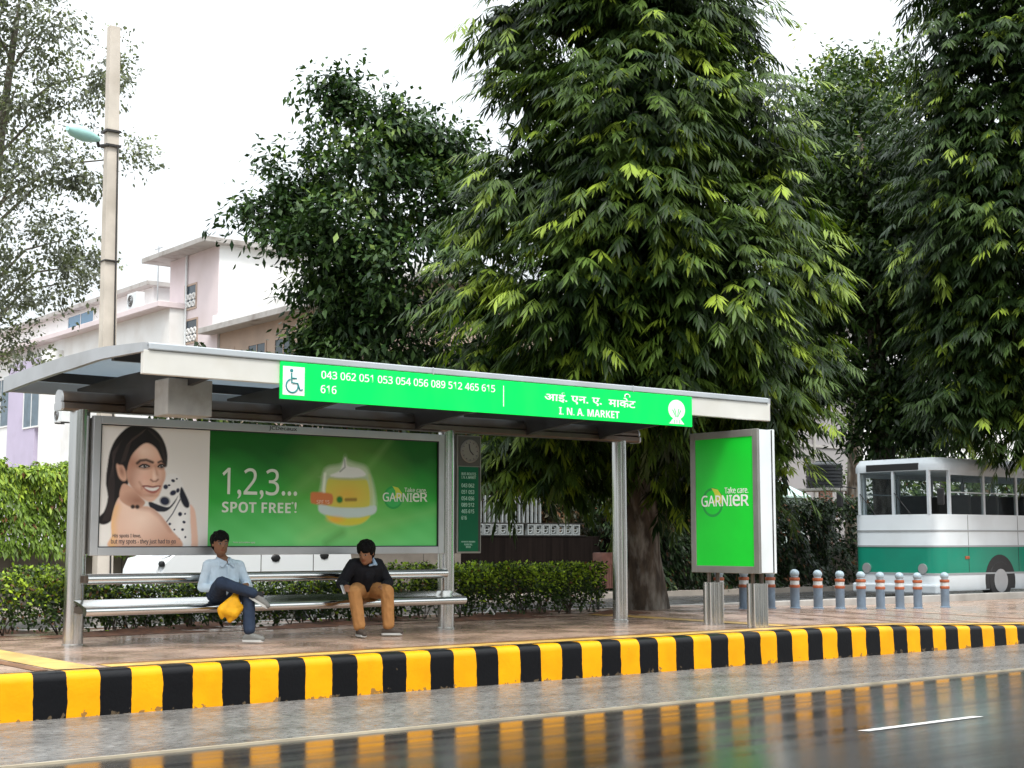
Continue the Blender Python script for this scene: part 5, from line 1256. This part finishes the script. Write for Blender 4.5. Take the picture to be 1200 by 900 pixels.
# ------------------------------------------------------------------ people
def hulls(parts):
    V, F = [], []
    for spheres in parts:
        b = bmesh.new()
        for p, r in spheres:
            r = (r, r, r) if not hasattr(r, '__len__') else r
            res = bmesh.ops.create_icosphere(b, subdivisions=2, radius=1)
            bmesh.ops.transform(b, matrix=Matrix.Translation(p) @ Matrix.Diagonal((*r, 1)), verts=res['verts'])
        h = bmesh.ops.convex_hull(b, input=b.verts[:])
        kill = [v for v in b.verts if not any(f in h['geom'] for f in v.link_faces)]
        keep = {f for f in h['geom'] if isinstance(f, bmesh.types.BMFace)}
        ids = {}
        for f in keep:
            q = []
            for v in f.verts:
                if v not in ids: ids[v] = len(V); V.append(tuple(v.co))
                q.append(ids[v])
            F.append(q)
        b.free()
    return V, F
from mathutils import noise as mnoise
def skin(name, parts, voxel, material, parent, smooth=4, colour=None, folds=0.0):
    V, F = hulls(parts)
    me = bpy.data.meshes.new(name); me.from_pydata(V, [], F); me.update()
    o = bpy.data.objects.new(name, me); COL.objects.link(o)
    m = o.modifiers.new('r', 'REMESH'); m.mode = 'VOXEL'; m.voxel_size = voxel; m.use_smooth_shade = True
    if smooth: q = o.modifiers.new('s', 'SMOOTH'); q.factor = .5; q.iterations = smooth
    dg = bpy.context.evaluated_depsgraph_get()
    m2 = bpy.data.meshes.new_from_object(o.evaluated_get(dg)); bpy.data.objects.remove(o)
    m2.polygons.foreach_set('use_smooth', [True]*len(m2.polygons))
    if folds:                 # creases in the cloth
        nv = len(m2.vertices); A = np.empty(nv*3, np.float32); N = np.empty(nv*3, np.float32)
        m2.vertices.foreach_get('co', A); m2.vertices.foreach_get('normal', N); A = A.reshape(-1, 3); N = N.reshape(-1, 3)
        h = np.array([(1-abs(mnoise.noise((x*15+5, y*15, z*7+x*6)))*2.2) + .5*mnoise.noise((x*30+z*9, y*30+3, z*17)) for x, y, z in A.tolist()])
        m2.vertices.foreach_set('co', (A + N*(h*folds*.7)[:, None]).astype(np.float32).ravel()); m2.update()
    if colour is not None:
        n = len(m2.vertices); co = np.empty(n*3, np.float32); m2.vertices.foreach_get('co', co)
        c = np.ones((n, 4), np.float32); c[:, :3] = colour(co.reshape(-1, 3))
        a = m2.color_attributes.new('col', 'FLOAT_COLOR', 'POINT'); a.data.foreach_set('color', c.ravel())
    m2.materials.clear()
    return link(name, m2, material, parent)
def v(*a): return Vector(a)
class Head:
    def __init__(s, c, fwd, up=(0, 0, 1), k=1.0):
        s.c = Vector(c); s.f = Vector(fwd).normalized(); s.u = Vector(up); s.u = (s.u-s.f*s.u.dot(s.f)).normalized(); s.r = s.f.cross(s.u); s.k = k
    def P(s, r, f, u): return s.c+(s.r*r+s.f*f+s.u*u)*s.k
    def parts(s):
        P, k = s.P, s.k
        return [[(P(0, -.015, .035), .088*k), (P(0, .025, .035), .078*k)], [(P(0, .03, .02), .074*k), (P(0, .055, -.075), .04*k), (P(.03, .02, -.06), .04*k), (P(-.03, .02, -.06), .04*k)],
                [(P(0, .105, -.018), .011*k), (P(0, .096, .02), .008*k)], [(P(0, .098, -.024), .014*k)], [(P(.012, .09, -.026), .010*k), (P(-.012, .09, -.026), .010*k)],
                [(P(.02, .083, -.056), .008*k), (P(-.02, .083, -.056), .008*k)], [(P(.022, .08, .028), .014*k), (P(-.022, .08, .028), .014*k)],
                [(P(.083, -.005, .02), (.012, .012, .022)), (P(.08, .0, -.01), .010*k)], [(P(-.083, -.005, .02), (.012, .012, .022)), (P(-.08, .0, -.01), .010*k)]]
    def hair(s, vol=.008):
        P, k = s.P, s.k
        return [[(P(0, -.025, .05), (.088+vol)*k), (P(0, .012, .066), (.076+vol)*k)], [(P(0, -.045, .02), (.075+vol)*k), (P(0, -.03, -.04), .055*k)], [(P(.07, .005, .035), .02*k), (P(-.07, .005, .035), .02*k), (P(0, -.03, .05), .07*k)]]
    def colour(s, base, co):
        d = co-np.array(s.c); r = d@np.array(s.r)/s.k; f = d@np.array(s.f)/s.k; u = d@np.array(s.u)/s.k
        c = np.tile(np.array(base), (len(co), 1))*(1+.06*np.sin(co[:, :1]*40+co[:, 2:]*55))
        near = (np.abs(r) < .09) & (f > .04) & (np.abs(u) < .13)
        for sg_ in (-1, 1):
            q = near & (((r-sg_*.032)/.017)**2+((u-.012)/.008)**2 < 1); c[q] = (.20, .17, .15)
            q = near & (((r-sg_*.032)/.008)**2+((u-.012)/.008)**2 < 1); c[q] = (.012, .010, .01)
            q = near & (((r-sg_*.034)/.024)**2+((u-.036)/.006)**2 < 1); c[q] = (.012, .010, .009)
        q = near & ((r/.026)**2+((u+.056)/.011)**2 < 1); c[q] = np.array(base)*np.array((.85, .55, .55))
        return c
def hand(w_, d, n, side, curl=.5, k=1.0):
    """palm, four unequal bent fingers and a thumb leaving the side of the palm; d = direction of the fingers, n = back of the hand"""
    d = Vector(d).normalized(); n = Vector(n); n = (n-d*n.dot(d)).normalized(); s_ = d.cross(n)*side; w_ = Vector(w_)
    P_ = [[(w_, .024*k), (w_+d*.045*k+s_*.022*k, .017*k), (w_+d*.045*k-s_*.022*k, .015*k), (w_+d*.085*k+s_*.028*k, .013*k), (w_+d*.08*k-s_*.028*k, .012*k)]]
    for i, L in enumerate((.070, .078, .072, .056)):
        a = w_+d*.083*k+s_*(.030-.020*i)*k; q = d
        for j in range(3):
            ang = curl*(.35+.4*j); q = (d*math.cos(ang)-n*math.sin(ang)); b = a+q*L*k*(.45, .32, .23)[j]
            P_.append([(a, (.0095-.0008*j)*k), (b, (.0088-.0008*j)*k)]); a = b
    a = w_+d*.025*k+s_*.024*k; b = a+(d*.6+s_*.65-n*.2).normalized()*.04*k; c_ = b+(d*.85+s_*.15-n*.4).normalized()*.032*k
    P_ += [[(a, .014*k), (b, .0105*k)], [(b, .0105*k), (c_, .009*k)]]
    return P_
def shoe(name, ankle, toe, parent, up, body_m, sole_m):
    """low shoe from heel to toe with a pale sole; up = direction from sole to ankle"""
    a, t, up = Vector(ankle), Vector(toe), Vector(up).normalized(); d = (t-a); d = (d-up*d.dot(up)).normalized(); L = .255
    base = a-up*.075; s_ = d.cross(up)
    heel = base-d*.055; tip = heel+d*L
    o = skin(name, [[(heel+up*.035, .035), (a-up*.01, .045), (base+d*.05+up*.035, .042)], [(heel+up*.03, .034), (base+d*.10+up*.032, .042), (tip-d*.045+up*.024, .034)], [(base+d*.03+up*.055, .038), (base+d*.11+up*.035, .036)]], .008, body_m, parent, 3)
    def ft(x, y, z): return heel+d*x+s_*y+up*z
    g = MB(); pr = [(-.035, .0), (-.02, .03), (.05, .036), (.13, .042), (.19, .040), (.225, .015), (.23, 0), (.225, -.015), (.19, -.040), (.13, -.042), (.05, -.036), (-.02, -.03)]
    A = [g.bm.verts.new(ft(x, y, -.012)) for x, y in pr]; B = [g.bm.verts.new(ft(x, y, .014)) for x, y in pr]
    for i in range(len(pr)): g.bm.faces.new((A[i], A[(i+1) % len(pr)], B[(i+1) % len(pr)], B[i]))
    g.bm.faces.new(A[::-1]); g.bm.faces.new(B); g.build('sole', sole_m, o)
    g = MB()
    for q in (.075, .10, .125): g.tube([ft(q, -.030, .062), ft(q+.004, 0, .079-.12*(q-.075)), ft(q, .030, .062)], .0045, 5)
    g.build('laces', sole_m, o)
    return o
def cloth(name, col, rough=.85, var=.12): return mat(name, col, rough, 0, var=var, vscale=9, bump=.35, bscale=14, spec=.2)
SKIN = (.19, .088, .046)
M['hair'] = mat('black_hair', (.004, .0035, .0035), .7, 0, bump=.8, bscale=60, spec=.12)
M['shirt'] = cloth('pale_blue_shirt', (.50, .60, .68)); M['jeans'] = cloth('dark_navy_jeans', (.022, .034, .060)); M['jacket'] = cloth('black_jacket', (.010, .010, .013))
M['tan'] = cloth('tan_trousers', (.36, .175, .062)); M['collar'] = cloth('light_blue_collar', (.34, .46, .60)); M['collar_pale'] = cloth('pale_grey_blue_collar', (.44, .53, .61)); M['shoe'] = cloth('grey_canvas', (.16, .16, .15)); M['shoe2'] = cloth('brown_suede', (.07, .055, .045)); M['sole'] = mat('off_white_rubber', (.42, .42, .40), .7)
M['bag'] = cloth('mustard_yellow_bag', (.66, .33, .012), .6, .2); M['sock'] = cloth('dark_sock', (.02, .02, .022))

# man in the pale shirt, right ankle resting on the left knee
p1 = thing('person', (8.05, 15.85, .42), 'seated man in pale blue shirt and dark jeans, legs crossed over a yellow bag', 'person', 'people on the bench')
hR, hL = v(7.95, 15.86, .99), v(8.15, 15.86, .99); kR, aR = v(7.80, 15.43, 1.13), v(8.20, 15.26, .985); kL, aL = v(8.13, 15.39, .985), v(8.115, 15.31, .53)
sR, sL = v(7.885, 15.94, 1.325), v(8.275, 15.93, 1.315); eR, wR = v(7.80, 15.93, 1.07), v(7.87, 15.68, 1.05); eL, wL = v(8.36, 15.84, 1.075), v(8.20, 15.56, 1.10)
nk = v(8.07, 15.945, 1.395); hd = Head((8.02, 15.925, 1.575), (-.12, -1, -.02), k=1.14)
body = hd.parts() + [[(nk, .058), (hd.P(0, -.01, -.06), .052)], [(nk, .07), (v(8.07, 15.93, 1.3), .10)], [(v(8.07, 15.93, 1.30), (.12, .09, .10)), (v(8.05, 15.88, 1.0), (.11, .09, .09))],
        [(sR, .05), (eR, .038)], [(eR, .037), (wR, .026)], [(sL, .05), (eL, .038)], [(eL, .037), (wL, .026)], [(nk, .05), (sR, .05)], [(nk, .05), (sL, .05)],
        [(hR, .075), (kR, .052)], [(kR, .050), (aR, .036)], [(hL, .075), (kL, .052)], [(kL, .050), (aL, .036)]]
body += hand(wR, (.35, -1, .05), (-.3, 0, 1), -1, .55) + hand(wL, (-.75, -.6, -.1), (.2, -.3, 1), 1, .7)
skin('body', body, .006, M['skin'], p1, 3, lambda co: hd.colour(SKIN, co))
skin('hair', hd.hair(.012), .007, M['hair'], p1, 1, None, .012)
ch, wa = v(8.08, 15.935, 1.27), v(8.05, 15.88, 1.0)
shirt = [[(ch+v(-.10, 0, .02), .115), (ch+v(.10, 0, .02), .115), (wa+v(-.07, 0, .02), .115), (wa+v(.07, 0, .02), .115)], [(sR, .075), (sL, .075), (ch, .13)], [(sR, .072), (eR, .056)], [(eR, .056), (wR+(eR-wR)*.12, .043)], [(sL, .072), (eL, .056)], [(eL, .056), (wL+(eL-wL)*.12, .043)], [(nk+v(0, 0, -.03), .075), (sR+v(.05, 0, .0), .06), (sL+v(-.05, 0, 0), .06)],
         [(wa+v(-.02, -.10, .01), .05), (wa+v(.03, -.10, .07), .05)]]
so = skin('shirt', shirt, .009, M['shirt'], p1, 3, None, .008)
for sg_ in (-1, 1):
    skin('collar', [[(nk+v(sg_*.082, -.03, .012), .018), (nk+v(sg_*.018, -.128, -.035), .014), (nk+v(sg_*.075, -.142, -.085), .012), (nk+v(sg_*.10, -.09, -.05), .014)], [(nk+v(sg_*.082, -.02, .015), .018), (nk+v(sg_*.04, .07, .025), .016)], [(nk+v(sg_*.04, .07, .025), .016), (nk+v(0, .08, .025), .016)]], .006, M['collar_pale'], so, 1)
g = MB(); g.box(8.058, 8.082, 15.786, 15.80, 1.05, 1.33, .004); g.build('placket', M['shirt'], so)
g = MB()
for t in (.12, .19, .26): g.tube([v(8.07, 15.80-.0*t, 1.38-t), v(8.07, 15.79, 1.38-t)], .007, 8)
g.build('buttons', M['sole'], so)
skin('trousers', [[(hR, .118), (hL, .118), (v(8.05, 15.87, 1.03), .115)], [(hR, .112), (kR, .078)], [(kR, .076), (aR+(kR-aR)*.16, .060)], [(hL, .112), (kL, .078)], [(kL, .077), (aL+(kL-aL)*.12, .066)]], .009, M['jeans'], p1, 3, None, .008)
for a_, t_, up_ in ((aR, v(8.33, 15.14, .84), (kR-aR)), (aL, v(8.26, 15.16, .47), v(0, 0, 1))):
    skin('sock', [[(a_+(Vector(up_).normalized())*.06, .044), (a_-(Vector(up_).normalized())*.02, .043)]], .009, M['sock'], p1, 1)
    u_ = v(0, 0, 1) if a_ is aL else v(.45, -.25, .85)
    shoe('shoe', a_, t_, p1, u_, M['shoe'], M['sole'])
# his mustard bag, hanging between the legs in front of the seat
bg_ = thing('cloth_bag', (7.92, 15.40, .66), 'mustard yellow cloth bag held between the legs of the man in the pale shirt', 'bag')
skin('bag', [[(v(7.80, 15.40, .83), .055), (v(7.98, 15.40, .86), .065), (v(7.96, 15.41, .95), .05)], [(v(7.80, 15.40, .82), .06), (v(7.93, 15.40, .78), .085), (v(8.02, 15.40, .84), .055)], [(v(7.93, 15.40, .78), .08), (v(7.90, 15.40, .70), .035)], [(v(7.79, 15.40, .80), .045), (v(7.80, 15.40, .73), .022)], [(v(7.96, 15.41, .93), .045), (v(7.99, 15.44, 1.03), .022)]], .009, M['bag'], bg_, 4)
g = MB(); g.tube([(7.95, 15.40, .95), (7.97, 15.41, 1.03), (8.02, 15.43, 1.04), (8.01, 15.42, .95)], .008, 6); g.build('handle', M['bag'], bg_)

# man in the black jacket, leaning forward, looking down to his right
p2 = thing('person', (10.05, 15.85, .42), 'seated man in black jacket and tan trousers, head turned down to one side', 'person', 'people on the bench')
hR, hL = v(9.95, 15.86, .99), v(10.15, 15.86, .99); kR, aR = v(9.64, 15.45, .985), v(9.70, 15.41, .525); kL, aL = v(10.10, 15.41, .985), v(10.125, 15.41, .525)
sR, sL = v(9.81, 15.76, 1.315), v(10.205, 15.80, 1.315); eR, wR = v(9.655, 15.80, 1.08), v(9.58, 15.57, 1.06); eL, wL = v(10.31, 15.70, 1.08), v(10.12, 15.52, 1.05)
nk = v(9.985, 15.72, 1.375); hd2 = Head((9.925, 15.635, 1.46), (-.84, -.54, -.30), k=1.16)
body = hd2.parts() + [[(nk, .06), (hd2.P(0, -.02, -.05), .055)], [(nk, .07), (v(10.0, 15.77, 1.27), .10)], [(v(10.0, 15.77, 1.27), (.12, .09, .10)), (v(10.05, 15.87, 1.0), (.11, .09, .09))],
        [(sR, .05), (eR, .038)], [(eR, .037), (wR, .026)], [(sL, .05), (eL, .038)], [(eL, .037), (wL, .026)], [(nk, .05), (sR, .05)], [(nk, .05), (sL, .05)],
        [(hR, .075), (kR, .052)], [(kR, .050), (aR, .036)], [(hL, .075), (kL, .052)], [(kL, .050), (aL, .036)]]
body += hand(wR, (-.35, -1, -.3), (-.4, 0, 1), -1, .8) + hand(wL, (-.55, -.75, -.12), (.1, -.3, 1), 1, .55)
skin('body', body, .006, M['skin'], p2, 3, lambda co: hd2.colour((.25, .115, .06), co))
skin('hair', hd2.hair(.016), .007, M['hair'], p2, 1, None, .014)
ch, wa = v(10.01, 15.77, 1.24), v(10.05, 15.87, 1.0)
jk = skin('jacket', [[(ch+v(-.11, 0, .02), .125), (ch+v(.11, 0, .02), .125), (wa+v(-.08, 0, .03), .125), (wa+v(.08, 0, .03), .125)], [(sR, .085), (sL, .085), (ch, .14)], [(sR, .082), (eR, .066)], [(eR, .066), (wR+(eR-wR)*.08, .05)], [(sL, .082), (eL, .066)], [(eL, .066), (wL+(eL-wL)*.08, .05)], [(nk+v(0, .02, -.04), .08), (sR+v(.05, 0, .0), .065), (sL+v(-.05, 0, 0), .065)], [(wa+v(-.03, -.10, .02), .06), (ch+v(-.02, -.06, -.05), .09)]], .009, M['jacket'], p2, 3, None, .008)
skin('collar', [[(nk+v(.078, -.02, .025), .018), (nk+v(.035, -.125, -.05), .016), (nk+v(.085, -.10, -.055), .014)], [(nk+v(.07, -.02, .02), .016), (nk+v(.05, .06, .035), .015)], [(nk+v(-.02, -.105, -.065), .014), (nk+v(.04, -.095, -.055), .016)]], .006, M['collar'], p2, 1)
skin('trousers', [[(hR, .122), (hL, .122), (v(10.05, 15.87, 1.03), .115)], [(hR, .114), (kR, .086)], [(kR, .085), (aR+(kR-aR)*.10, .074)], [(hL, .114), (kL, .086)], [(kL, .085), (aL+(kL-aL)*.10, .074)]], .009, M['tan'], p2, 3, None, .008)
for a_, t_ in ((aR, v(9.66, 15.20, .46)), (aL, v(10.30, 15.30, .46))): shoe('shoe', a_, t_, p2, v(0, 0, 1), M['shoe2'], M['sole'])
ph = thing('mobile_phone', (9.47, 15.45, .98), 'small silvery phone in the hand of the man in the black jacket', 'phone')
g = MB(); g.box(-.03, .03, -.006, .006, -.06, .06, .004); bmesh.ops.transform(g.bm, matrix=Matrix.Translation((9.475, 15.455, 1.02)) @ Matrix.Rotation(.5, 4, 'Z') @ Matrix.Rotation(-.4, 4, 'X'), verts=g.bm.verts); po = g.build('case', M['alu'], ph)
